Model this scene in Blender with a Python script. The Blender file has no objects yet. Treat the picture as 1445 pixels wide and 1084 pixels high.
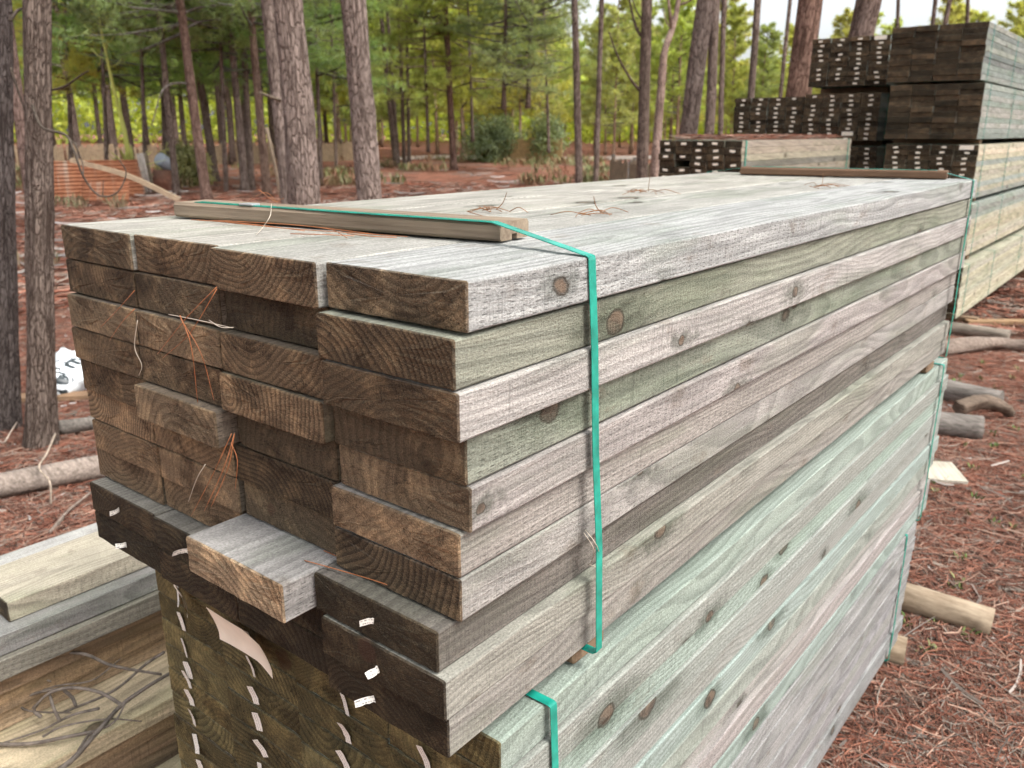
import bpy, math, random
import numpy as np
from mathutils import Vector, noise as mnoise

# ------------------------------------------------------------------ camera, sky, sun, exposure
scene = bpy.context.scene
CAM = np.array([-.5672, -.5092, 1.8306]); YAW, PITCH, FPX, PW, PH = .6747, -.2915, 1181.46, 1445, 1084
cam_data = bpy.data.cameras.new('camera'); cam = bpy.data.objects.new('camera', cam_data)
scene.collection.objects.link(cam); scene.camera = cam
cam.location = CAM
cam.rotation_euler = (math.pi/2 + PITCH, 0, YAW - math.pi/2)
cam_data.sensor_width = 36; cam_data.lens = 36*FPX/PW
cam_data.clip_start = .02; cam_data.clip_end = 1000
cam_data.dof.use_dof = True; cam_data.dof.focus_distance = 1.05; cam_data.dof.aperture_fstop = 9

SUN_EL, SUN_AZ = math.radians(56), math.atan2(-1.0, .05)     # the light comes from the right of the packs
world = bpy.data.worlds.new('World'); scene.world = world; world.use_nodes = True
wt = world.node_tree; wt.nodes.clear()
sky = wt.nodes.new('ShaderNodeTexSky'); sky.sky_type = 'NISHITA'; sky.sun_disc = False
sky.sun_elevation = SUN_EL; sky.sun_rotation = math.pi/2 - SUN_AZ
sky.dust_density = 4.0; sky.air_density = 1.0; sky.ozone_density = 1.0
hsv = wt.nodes.new('ShaderNodeHueSaturation'); hsv.inputs['Saturation'].default_value = .25
bg = wt.nodes.new('ShaderNodeBackground'); bg.inputs['Strength'].default_value = .15
wo = wt.nodes.new('ShaderNodeOutputWorld')
wt.links.new(sky.outputs[0], hsv.inputs['Color']); wt.links.new(hsv.outputs[0], bg.inputs['Color'])
wt.links.new(bg.outputs[0], wo.inputs['Surface'])
sun_d = bpy.data.lights.new('sun', 'SUN'); sun_d.energy = 1.25; sun_d.angle = math.radians(20); sun_d.color = (1, .97, .92)
sun = bpy.data.objects.new('sun', sun_d); scene.collection.objects.link(sun)
sdir = Vector((math.cos(SUN_EL)*math.cos(SUN_AZ), math.cos(SUN_EL)*math.sin(SUN_AZ), math.sin(SUN_EL)))
sun.rotation_euler = sdir.to_track_quat('Z', 'Y').to_euler(); sun.location = (0, -4, 8)
vs = scene.view_settings
vs.view_transform = 'Standard'; vs.look = 'None'; vs.exposure = 1.2; vs.gamma = 1; vs.use_curve_mapping = False
scene.cycles.max_bounces = 5; scene.cycles.diffuse_bounces = 3; scene.cycles.glossy_bounces = 1; scene.cycles.transmission_bounces = 3; scene.cycles.transparent_max_bounces = 6
scene.cycles.use_denoising = True; scene.cycles.use_adaptive_sampling = True; scene.cycles.adaptive_threshold = .03; scene.cycles.adaptive_min_samples = 12

# ------------------------------------------------------------------ helpers
R = random.Random(7)
coll = scene.collection
FW = np.array([math.cos(YAW)*math.cos(PITCH), math.sin(YAW)*math.cos(PITCH), math.sin(PITCH)])
RT = np.cross(FW, [0, 0, 1]); RT /= np.linalg.norm(RT); UP = np.cross(RT, FW)
def ray(x, y): return FW + RT*(x-PW/2)/FPX - UP*(y-PH/2)/FPX
def on_plane(x, y, axis, v):                       # the point of the place seen at x, y that lies on one plane
    d = ray(x, y); return CAM + d*(v-CAM[axis])/d[axis]
def at_dist(x, y, dist):                           # ... that stands dist metres away over the ground
    d = ray(x, y); return CAM + d*dist/math.hypot(d[0], d[1])
def ground_z(x, y):
    d = math.hypot(x-CAM[0], y-CAM[1])
    s = max(0., d-11)
    return .012*s*s/(s+6) + .03*mnoise.noise(Vector((x*.35, y*.35, 3)))*min(1, max(0, d-6)/6)

def mesh(name, v, f, smooth=False, mats=(), fm=None, col=None):
    me = bpy.data.meshes.new(name)
    v = np.asarray(v, np.float32).reshape(-1, 3)
    if isinstance(f, np.ndarray):
        n, k = f.shape
        me.vertices.add(len(v)); me.vertices.foreach_set('co', v.ravel())
        me.loops.add(n*k); me.loops.foreach_set('vertex_index', f.astype(np.int32).ravel())
        me.polygons.add(n); me.polygons.foreach_set('loop_start', np.arange(0, n*k, k, dtype=np.int32))
        me.polygons.foreach_set('loop_total', np.full(n, k, np.int32))
        me.update(calc_edges=True)
    else:
        me.from_pydata([tuple(map(float, p)) for p in v], [], f); me.update()
    for m in mats: me.materials.append(m)
    if fm is not None: me.polygons.foreach_set('material_index', np.asarray(fm, np.int32))
    if smooth: me.polygons.foreach_set('use_smooth', np.ones(len(me.polygons), bool))
    if col is not None:
        a = me.color_attributes.new('tone', 'FLOAT_COLOR', 'POINT'); a.data.foreach_set('color', np.asarray(col, np.float32).ravel())
    return me
def obj(name, me, parent=None, loc=(0, 0, 0), rot=(0, 0, 0), color=None):
    o = bpy.data.objects.new(name, me); coll.objects.link(o)
    o.location = loc; o.rotation_euler = rot; o.parent = parent
    if color: o.color = color
    return o
def tag(o, label=None, cat=None, group=None, kind=None):
    if label: o['label'] = label
    if cat: o['category'] = cat
    if group: o['group'] = group
    if kind: o['kind'] = kind
    return o
def box_vf(x0, x1, y0, y1, z0, z1, b=.002):
    """a box with chamfered edges: 24 vertices"""
    import bmesh
    bm = bmesh.new(); bmesh.ops.create_cube(bm, size=1)
    for v in bm.verts: v.co = Vector(((x0+x1)/2+v.co.x*(x1-x0), (y0+y1)/2+v.co.y*(y1-y0), (z0+z1)/2+v.co.z*(z1-z0)))
    if b: bmesh.ops.bevel(bm, geom=bm.edges[:], offset=b, segments=1, affect='EDGES')
    bm.verts.index_update()
    v = [tuple(p.co) for p in bm.verts]; f = [[q.index for q in p.verts] for p in bm.faces]
    bm.free(); return v, f
def box_mesh(name, dims, m, b=.002):
    v, f = box_vf(*dims, b=b); return mesh(name, v, f, mats=[m])
def join(parts):
    V, Fs = [], []
    for v, f in parts:
        n = len(V); V += [tuple(p) for p in v]; Fs += [[i+n for i in q] for q in f]
    return V, Fs
def tube_vf(pts, radii, n=8, rough=0, seed=0, cap=True, freq=6.):
    pts = [Vector(p) for p in pts]; V, Fs = [], []
    nrm = None
    for i, p in enumerate(pts):
        t = (pts[min(i+1, len(pts)-1)] - pts[max(i-1, 0)]).normalized()
        if nrm is None: nrm = t.orthogonal().normalized()
        nrm = (nrm - t*nrm.dot(t)).normalized(); bn = t.cross(nrm)
        for k in range(n):
            a = 2*math.pi*k/n; d = nrm*math.cos(a) + bn*math.sin(a); r = radii[i]
            if rough: r *= 1 + rough*mnoise.fractal(Vector((d.x*1.7+seed, d.y*1.7, p.length*freq/3+d.z)), 1., 2., 3)
            V.append(p + d*r)
    for i in range(len(pts)-1):
        for k in range(n):
            Fs.append([i*n+k, i*n+(k+1) % n, (i+1)*n+(k+1) % n, (i+1)*n+k])
    if cap:
        Fs.append(list(range(n))[::-1]); Fs.append([(len(pts)-1)*n+k for k in range(n)])
    return V, Fs
def smooth_path(pts, sub=6):
    """Catmull-Rom"""
    P = [np.array(p, float) for p in pts]; P = [2*P[0]-P[1]] + P + [2*P[-1]-P[-2]]; out = []
    for i in range(1, len(P)-2):
        for j in range(sub):
            t = j/sub; a, b, c, d = P[i-1:i+3]
            out.append(.5*((2*b)+(c-a)*t+(2*a-5*b+4*c-d)*t*t+(3*b-a-3*c+d)*t**3))
    out.append(P[-2]); return out

# ------------------------------------------------------------------ node helper
class G:
    def __init__(s, name):
        s.m = bpy.data.materials.new(name); s.m.use_nodes = True; s.t = s.m.node_tree; s.t.nodes.clear()
    def n(s, typ, ins=None, **pr):
        nd = s.t.nodes.new('ShaderNode'+typ)
        for k, v in pr.items(): setattr(nd, k, v)
        for k, v in (ins or {}).items():
            sk = nd.inputs[k]
            if isinstance(v, bpy.types.NodeSocket): s.t.links.new(v, sk)
            else: sk.default_value = v
        return nd
    def m1(s, op, a, b=0., c=0., clamp=False):
        return s.n('Math', {0: a, 1: b, 2: c}, operation=op, use_clamp=clamp).outputs[0]
    def add(s, a, b): return s.m1('ADD', a, b)
    def sub(s, a, b): return s.m1('SUBTRACT', a, b)
    def mul(s, a, b): return s.m1('MULTIPLY', a, b)
    def v(s, op, a, b=(0, 0, 0)):
        nd = s.n('VectorMath', {0: a, 1: b}, operation=op)
        return nd.outputs['Value'] if op in ('LENGTH', 'DOT_PRODUCT') else nd.outputs[0]
    def sep(s, a): o = s.n('SeparateXYZ', {0: a}).outputs; return o[0], o[1], o[2]
    def comb(s, x=0., y=0., z=0.): return s.n('CombineXYZ', {0: x, 1: y, 2: z}).outputs[0]
    def noise(s, vec, scale=1., det=2., rough=.5, dist=0.):
        return s.n('TexNoise', {'Vector': vec, 'Scale': scale, 'Detail': det, 'Roughness': rough, 'Distortion': dist})
    def nf(s, *a, **k): return s.noise(*a, **k).outputs[0]
    def step(s, x, a, b, to0=0., to1=1.):
        return s.n('MapRange', {0: x, 1: a, 2: b, 3: to0, 4: to1}, interpolation_type='SMOOTHSTEP', clamp=True).outputs[0]
    def lin(s, x, a, b, to0=0., to1=1.):
        return s.n('MapRange', {0: x, 1: a, 2: b, 3: to0, 4: to1}, clamp=True).outputs[0]
    def mix(s, f, a, b, bt='MIX'):
        nd = s.n('Mix', data_type='RGBA', blend_type=bt)
        for i, val in ((0, f), (6, a), (7, b)):
            if isinstance(val, bpy.types.NodeSocket): s.t.links.new(val, nd.inputs[i])
            else: nd.inputs[i].default_value = val if i == 0 else (tuple(val)+(1,))[:4]
        return nd.outputs[2]
    def scale(s, c, f): return s.v('SCALE', c) if False else s._scale(c, f)
    def _scale(s, c, f):
        nd = s.n('VectorMath', {0: c, 'Scale': f}, operation='SCALE'); return nd.outputs[0]
    def ramp(s, f, stops, interp='LINEAR'):
        nd = s.n('ValToRGB', {0: f}); r = nd.color_ramp; r.interpolation = interp
        while len(r.elements) < len(stops): r.elements.new(.5)
        for e, (p, c) in zip(r.elements, stops):
            e.position = p; e.color = (tuple(c)+(1,))[:4] if not isinstance(c, (int, float)) else (c, c, c, 1)
        return nd.outputs[0]
    def out(s, col, rough=.85, bump=None, bdist=.001, bstr=1., spec=.25, extra=None):
        ins = {'Base Color': col, 'Roughness': rough, 'Specular IOR Level': spec}
        if bump is not None: ins['Normal'] = s.n('Bump', {'Height': bump, 'Distance': bdist, 'Strength': bstr}).outputs[0]
        p = s.n('BsdfPrincipled', ins)
        if extra:
            for k, v in extra.items(): p.inputs[k].default_value = v
        s.n('OutputMaterial', {0: p.outputs[0]}); return s.m

# ------------------------------------------------------------------ materials
def timber_material(name='sawn_timber', fine=True, elo=(.022, .017, .010), ehi=(.36, .245, .145), mott=1.):
    """Sawn treated pine. The object's colour is its weathered face, its alpha how light the end grain is."""
    g = G(name)
    tc = g.n('TexCoord'); p = tc.outputs['Object']; oi = g.n('ObjectInfo'); rnd = oi.outputs['Random']; c0 = oi.outputs['Color']; al = oi.outputs['Alpha']
    r1, r2, r3 = g.sep(g.n('TexWhiteNoise', {'W': g.mul(rnd, 913.7)}, noise_dimensions='1D').outputs['Color'])
    off = g.comb(g.mul(rnd, 37.), g.mul(r1, 41.), g.mul(r2, 29.))
    x, y, z = g.sep(p); po = g.v('ADD', p, off)
    nx, ny, nz = g.sep(tc.outputs['Normal'])
    em = g.m1('MAXIMUM', g.step(g.m1('ABSOLUTE', nx), .55, .8), g.mul(g.step(x, .0022, .0032, 1., 0.), .9)); onside = g.step(g.m1('ABSOLUTE', ny), .4, .7)
    # knots: spheres scattered in the board, cut by its faces
    ks = (3., 8., 8.)
    q = g.v('ADD', g.v('MULTIPLY', p, ks), off)
    vo = g.n('TexVoronoi', {'Vector': q, 'Scale': 1.}, voronoi_dimensions='3D', feature='F1')
    dv = g.v('DIVIDE', g.v('SUBTRACT', q, vo.outputs['Position']), ks)
    kr, kg, kb = g.sep(vo.outputs['Color'])
    keep = g.step(kr, .25, .28)
    wob = g.nf(po, scale=55., det=2.)
    rad = g.add(.008, g.mul(kg, .012))
    kd = g.m1('DIVIDE', g.add(g.v('LENGTH', g.v('MULTIPLY', dv, (.7, 1., 1.))), g.mul(g.sub(wob, .5), .012)), rad)
    knot = g.mul(g.step(kd, .8, 1.1, 1., 0.), keep)
    rim = g.mul(g.step(g.m1('ABSOLUTE', g.sub(kd, 1.05)), .0, .25, 1., 0.), keep)
    own = []
    for nm in (('knot_a', 'knot_b') if fine else ()):            # knots a board is known to have on its outer edge: along, up, radius
        ka, kz, kq = g.sep(g.n('Attribute', attribute_name=nm, attribute_type='OBJECT').outputs['Vector'])
        dk = g.comb(g.mul(g.sub(x, ka), .8), 0., g.sub(z, kz)); kq = g.m1('MAXIMUM', kq, 1e-5)
        dd = g.add(g.v('LENGTH', dk), g.mul(g.sub(wob, .5), .008)); t_ = g.m1('DIVIDE', dd, kq)
        hh = g.m1('DIVIDE', g.add(g.v('LENGTH', g.v('MULTIPLY', dk, (.45, 1., 1.))), g.mul(g.sub(wob, .5), .03)), kq)
        face = g.mul(g.step(ny, -.6, -.4, 1., 0.), g.step(kq, .0001, .001))
        own.append((g.mul(g.step(t_, .85, 1.05, 1., 0.), face), g.mul(g.step(g.m1('ABSOLUTE', g.sub(t_, 1.05)), .0, .22, 1., 0.), face), g.mul(g.step(hh, .9, 3.2, 1., 0.), face)))
    kh = g.m1('DIVIDE', g.add(g.v('LENGTH', g.v('MULTIPLY', dv, (.5, 1., 1.))), g.mul(g.sub(wob, .5), .02)), rad)
    halo = g.mul(g.step(kh, .6, 2.3, 1., 0.), keep)
    for a_, b_, c_ in own: knot = g.m1('MAXIMUM', knot, a_); rim = g.m1('MAXIMUM', rim, b_); halo = g.m1('MAXIMUM', halo, c_)
    # growth rings around a pith line that wanders along the board
    lx, ly, lz = g.sep(g.noise(g.v('MULTIPLY', po, (1.6, 5., 5.)), det=1.5).outputs['Color'])
    yy = g.add(g.sub(y, g.mul(g.sub(r1, .5), .27)), g.mul(g.sub(lx, .5), .11))
    zz = g.add(g.sub(z, g.mul(g.sub(r2, .5), .26)), g.mul(g.sub(ly, .5), .10))
    rr = g.m1('SQRT', g.add(g.mul(yy, yy), g.mul(zz, zz)))
    rr = g.add(rr, g.mul(halo, .007))
    streak = g.nf(g.v('MULTIPLY', g.v('ADD', g.comb(x, yy, zz), off), (4.5, 120., 120.)), det=4., rough=.68)
    smear = g.nf(g.comb(g.add(g.mul(x, 6.), g.mul(z, 34.)), g.mul(y, 12.), g.add(g.mul(z, 30.), g.mul(rnd, 60.))), det=3., rough=.65)
    rr = g.add(rr, g.mul(streak, .0022))
    sp = g.add(.006, g.mul(r3, .007))
    ring = g.m1('FRACT', g.m1('DIVIDE', rr, sp))
    late = g.mul(g.step(ring, .2, .85), g.step(ring, .9, 1., 1., 0.))
    # weathered faces
    n2 = g.nf(g.v('MULTIPLY', po, (2.4, 9., 11.)), det=3., rough=.6)
    n3 = g.nf(g.v('MULTIPLY', po, (9., 10., 16.)), det=4., rough=.7)
    fuzz = g.nf(g.v('MULTIPLY', p, (.6, 1., 1.)), scale=430., det=2., rough=.7)
    side = g.mix(g.mul(g.step(n2, .5, .66), .55*mott), c0, g.v('MULTIPLY', c0, (.62, .71, .60)))
    side = g.mix(g.mul(g.step(n2, .5, .34), .45*mott), side, g.v('ADD', g._scale(c0, .8), (.085, .082, .078)))
    side = g.mix(g.mul(g.step(n3, .58, .72), .55*mott), side, (.15, .112, .078))
    side = g._scale(side, g.lin(smear, .3, .66, 1+.12*mott, 1-.26*mott))
    side = g._scale(side, g.lin(streak, .25, .75, 1-.24*mott, 1+.2*mott))
    side = g._scale(side, g.sub(1.08, g.mul(late, .27)))
    if fine:
        saw = g.nf(g.v('MULTIPLY', po, (190., 7., 7.)), det=2., rough=.7)
        sawm = g.mul(g.step(n3, .36, .56), onside)
        side = g._scale(side, g.sub(1., g.mul(sawm, g.step(saw, .55, .76, 0., .32))))
        # incised slots on some edges
        row = g.add(g.m1('DIVIDE', z, .0058), g.mul(lx, 2.)); cell = g.m1('FLOOR', row); fr = g.m1('FRACT', row)
        xo = g.m1('FRACT', g.add(g.m1('DIVIDE', x, .021), g.mul(g.m1('SINE', g.mul(cell, 12.9898)), 43.7)))
        slot = g.mul(g.step(g.m1('ABSOLUTE', g.sub(fr, .5)), .04, .16, 1., 0.), g.mul(g.step(xo, .0, .1), g.step(xo, .3, .5, 1., 0.)))
        slot = g.mul(g.mul(slot, g.step(r3, .4, .43)), g.mul(onside, g.step(n2, .62, .45)))
        side = g._scale(side, g.sub(1., g.mul(slot, .58)))
    side = g._scale(side, g.lin(fuzz, .3, .7, .7, 1.28))
    side = g.mix(g.mul(halo, .72), side, g.v('MULTIPLY', side, (.34, .37, .33)))
    kcol = g.mix(g.step(wob, .4, .65), (.15, .105, .072), (.062, .042, .03))
    side = g.mix(g.mul(knot, g.lin(kb, 0., 1., .6, .92)), side, kcol)
    side = g.mix(g.mul(rim, .8), side, (.035, .026, .018))
    # end grain
    e1 = g.nf(po, scale=20., det=3., rough=.65)
    e3 = g.nf(p, scale=430., det=2., rough=.7)
    end = g.mix(al, elo, ehi)
    end = g.mix(g.step(n3, .48, .66), end, g.v('MULTIPLY', end, (.5, .47, .45)))
    end = g.mix(g.mul(g.step(r3, .3, .8), .75), end, g.v('MULTIPLY', end, (.92, 1.0, 1.06)))
    end = g.mix(g.step(e1, .46, .66), end, g.v('MULTIPLY', end, (1.8, 1.75, 1.65)))
    end = g._scale(end, g.sub(1.15, g.mul(late, g.add(.2, g.mul(r1, .42)))))
    end = g._scale(end, g.lin(e3, .25, .75, .48, 1.52))
    ang = g.m1('ARCTAN2', zz, yy)
    chk = g.nf(g.comb(g.mul(ang, 9.), g.mul(rr, 14.), rnd), scale=1., det=3., rough=.6)
    end = g._scale(end, g.sub(1., g.mul(g.step(g.m1('ABSOLUTE', g.sub(chk, .5)), .0, .014, 1., 0.), g.mul(g.step(n3, .4, .55), .6))))
    end = g.mix(g.mul(knot, .55), end, (.06, .028, .018))
    col = g.mix(em, side, end)
    if not fine: return g.out(col, rough=.88, spec=.2)
    hs = g.add(g.add(g.mul(streak, .8), g.mul(saw, .5)), g.mul(fuzz, .6))
    he = g.add(g.mul(e3, 1.5), g.mul(e1, .8))
    h = g.mix(em, hs, he)
    return g.out(col, rough=.88, bump=h, bdist=.003, bstr=.85, spec=.2)

def plain_wood(name, a, b, along=(4, 90, 90), spec=.25):
    g = G(name); p = g.n('TexCoord').outputs['Object']; oi = g.n('ObjectInfo')
    q = g.v('ADD', p, g.comb(g.mul(oi.outputs['Random'], 31.), g.mul(oi.outputs['Random'], 17.), 0.))
    s = g.nf(g.v('MULTIPLY', q, along), det=5., rough=.65); n = g.nf(q, scale=6., det=3.)
    c = g.mix(g.lin(s, .3, .7), a, b); c = g._scale(c, g.lin(n, .3, .7, .8, 1.15))
    c = g.v('MULTIPLY', c, oi.outputs['Color'])
    return g.out(c, rough=.85, bump=s, bdist=.002, spec=spec)

def bark_material(name='pine_bark', sc=1.):
    g = G(name); p = g.n('TexCoord').outputs['Object']; oi = g.n('ObjectInfo')
    q = g.v('ADD', g.v('MULTIPLY', p, (1., 1., .2)), g.comb(g.mul(oi.outputs['Random'], 19.), 0., 0.))
    wv = g.noise(q, scale=14.*sc, det=3.).outputs['Color']
    qq = g.v('ADD', q, g._scale(wv, .05))
    v1 = g.n('TexVoronoi', {'Vector': qq, 'Scale': 34.*sc, 'Randomness': 1.}, feature='DISTANCE_TO_EDGE').outputs[0]
    fs = g.n('TexNoise', {'Vector': g.v('MULTIPLY', q, (1., 1., .35)), 'Scale': 26.*sc, 'Detail': 4., 'Roughness': .65, 'Distortion': .8}).outputs[0]
    crack = g.mul(g.step(v1, .0, .14, .15, 1.), g.step(fs, .33, .5))
    n = g.nf(q, scale=60.*sc, det=5., rough=.7); n2 = g.nf(p, scale=2.2, det=3.)
    c = g.mix(g.lin(n, .3, .7), (.135, .112, .098), (.32, .28, .255))
    c = g.mix(g.mul(g.step(n2, .45, .65), .5), c, (.35, .31, .285))
    c = g.mix(g.lin(crack, 0., 1., .15, 1.), (.05, .036, .03), c)
    c = g.v('MULTIPLY', c, oi.outputs['Color'])
    h = g.add(g.mul(crack, 1.), g.mul(n, .5))
    return g.out(c, rough=.92, bump=h, bdist=.02/sc, bstr=.9, spec=.1)

def leaf_material(name, a, b, transl=.35):
    g = G(name); oi = g.n('ObjectInfo'); geo = g.n('NewGeometry'); p = geo.outputs['Position']
    n = g.nf(p, scale=.9, det=2.); ri = geo.outputs['Random Per Island']
    c = g.mix(g.lin(n, .35, .65), a, b); c = g._scale(c, g.lin(ri, 0., 1., .7, 1.35))
    c = g.v('MULTIPLY', c, oi.outputs['Color'])
    d = g.n('BsdfPrincipled', {'Base Color': c, 'Roughness': .55, 'Specular IOR Level': .3})
    t = g.n('BsdfTranslucent', {'Color': g.v('MULTIPLY', c, (1.25, 1.2, .6))})
    mx = g.n('MixShader', {0: transl, 1: d.outputs[0], 2: t.outputs[0]})
    g.n('OutputMaterial', {0: mx.outputs[0]}); return g.m

def ground_material():
    g = G('pine_litter'); p = g.n('NewGeometry').outputs['Position']
    n1 = g.nf(p, scale=.45, det=4., rough=.6); n2 = g.nf(p, scale=5., det=5., rough=.7); n3 = g.nf(p, scale=60., det=4., rough=.75)
    a = g.nf(g.v('MULTIPLY', p, (90., 30., 20.)), det=3.); b = g.nf(g.v('MULTIPLY', p, (30., 90., 20.)), det=3.)
    c = g.mix(g.lin(n2, .3, .7), (.14, .06, .039), (.315, .138, .092))
    c = g.mix(g.step(g.m1('MAXIMUM', a, b), .55, .75), c, (.39, .19, .13))
    c = g.mix(g.mul(g.step(n1, .5, .66), .6), c, (.20, .15, .12))
    c = g._scale(c, g.lin(g.nf(p, scale=1.6, det=4., rough=.65), .3, .7, .6, 1.3))
    c = g.mix(g.mul(g.step(n3, .6, .75), .6), c, (.035, .02, .014))
    return g.out(c, rough=.95, bump=g.add(g.add(a, b), g.mul(n2, 2.)), bdist=.02, bstr=.8, spec=.1)

def tone_material(name, rough=.8):
    g = G(name); c = g.n('VertexColor', layer_name='tone').outputs[0]
    return g.out(c, rough=rough, spec=.2)

def simple(name, c, rough=.6, spec=.3, var=.15, scale=20., bump=0., extra=None):
    g = G(name); p = g.n('TexCoord').outputs['Object']; n = g.nf(p, scale=scale, det=4.)
    oc = g.n('ObjectInfo').outputs['Color']
    k = g.v('MULTIPLY', g._scale(g.n('RGB').outputs[0], 1.), oc)
    g.t.nodes[-1]
    for nd in g.t.nodes:
        if nd.type == 'RGB': nd.outputs[0].default_value = tuple(c)+(1,)
    k = g._scale(k, g.lin(n, .3, .7, 1-var, 1+var))
    return g.out(k, rough=rough, bump=n if bump else None, bdist=bump or .001, spec=spec, extra=extra)

def paper_material():
    """white tag with lines of small print and a short bar"""
    g = G('printed_paper'); p = g.n('TexCoord').outputs['Object']; x, y, z = g.sep(p)
    l = g.m1('FRACT', g.m1('DIVIDE', z, .0042)); ln = g.step(g.m1('ABSOLUTE', g.sub(l, .5)), .16, .24, 1., 0.)
    w = g.step(g.nf(g.comb(g.mul(y, 900.), g.m1('FLOOR', g.m1('DIVIDE', z, .0042)), 0.), scale=1., det=1.), .46, .54)
    edge = g.mul(g.step(g.m1('ABSOLUTE', y), .017, .019, 1., 0.), g.step(g.m1('ABSOLUTE', z), .0055, .006, 1., 0.))
    n = g.nf(p, scale=60., det=3.)
    c = g.mix(g.mul(g.mul(ln, w), g.mul(edge, .7)), g.mix(n, (.74, .70, .62), (.86, .83, .76)), (.06, .06, .06))
    return g.out(c, rough=.6, spec=.3)

M = {}
M['timber'] = timber_material(mott=.82); M['timber_olive'] = timber_material('sawn_timber_olive', True, (.020, .017, .008), (.40, .315, .14), .38); M['timber_far'] = timber_material('sawn_timber_far', False)
M['batten'] = plain_wood('batten_wood', (.155, .115, .08), (.285, .225, .16))
M['bearer'] = plain_wood('bearer_wood', (.13, .085, .05), (.27, .19, .12))
M['pale_wood'] = plain_wood('pale_wood', (.40, .33, .24), (.62, .54, .42))
M['log'] = plain_wood('peeled_log', (.20, .145, .095), (.40, .32, .225), along=(50, 9, 50))
M['old_log'] = plain_wood('weathered_log', (.085, .072, .06), (.27, .24, .21), along=(60, 5, 60))
M['bark'] = bark_material(); M['bark_far'] = bark_material('pine_bark_far', .7); M['bark_near'] = bark_material('pine_bark_near', 1.9)
M['ground'] = ground_material()
M['needle_litter'] = tone_material('needle_litter')
M['strap'] = simple('green_strap', (.012, .27, .20), rough=.27, spec=.6, var=.3, scale=40., bump=.0012)
M['paper'] = paper_material(); M['plain_paper'] = simple('plain_paper', (.86, .79, .66), rough=.55, var=.05, scale=30.)
M['needle'] = simple('dry_needle', (.36, .13, .05), rough=.5, var=.3, scale=60.)
M['pale_needle'] = simple('bleached_needle', (.52, .45, .36), rough=.5, var=.2, scale=60.)
M['twig'] = simple('grey_twig', (.11, .095, .082), rough=.9, spec=.1, var=.45, scale=45., bump=.003)
M['leaf'] = leaf_material('pine_needles', (.19, .25, .115), (.315, .36, .175), .5)  # paler than real needles: sunlight on the forest is put into the colour
M['leaf_light'] = leaf_material('young_pine_needles', (.38, .41, .17), (.52, .54, .26), .55)  # raised likewise, so the plantation looks sunlit
M['leaf_blue'] = leaf_material('shrub_leaves', (.14, .18, .125), (.21, .25, .165))
M['rust'] = None

# ------------------------------------------------------------------ ground
def make_ground():
    ang = np.linspace(0, 2*math.pi, 145)[:-1]
    rad = np.concatenate([np.linspace(.3, 12, 40), np.geomspace(12.6, 400, 44)])
    V = [(CAM[0], CAM[1], 0)]
    for r in rad:
        for a in ang:
            x, y = CAM[0]+r*math.cos(a), CAM[1]+r*math.sin(a)
            V.append((x, y, ground_z(x, y) if r < 100 else ground_z(CAM[0]+100*math.cos(a), CAM[1]+100*math.sin(a))))
    n = len(ang); Fs = [[0, 1+k, 1+(k+1) % n] for k in range(n)]
    for i in range(len(rad)-1):
        b = 1+i*n
        Fs += [[b+k, b+n+k, b+n+(k+1) % n, b+(k+1) % n] for k in range(n)]
    o = obj('ground', mesh('ground', V, Fs, smooth=True, mats=[M['ground']])); tag(o, kind='structure')
make_ground()

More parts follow.
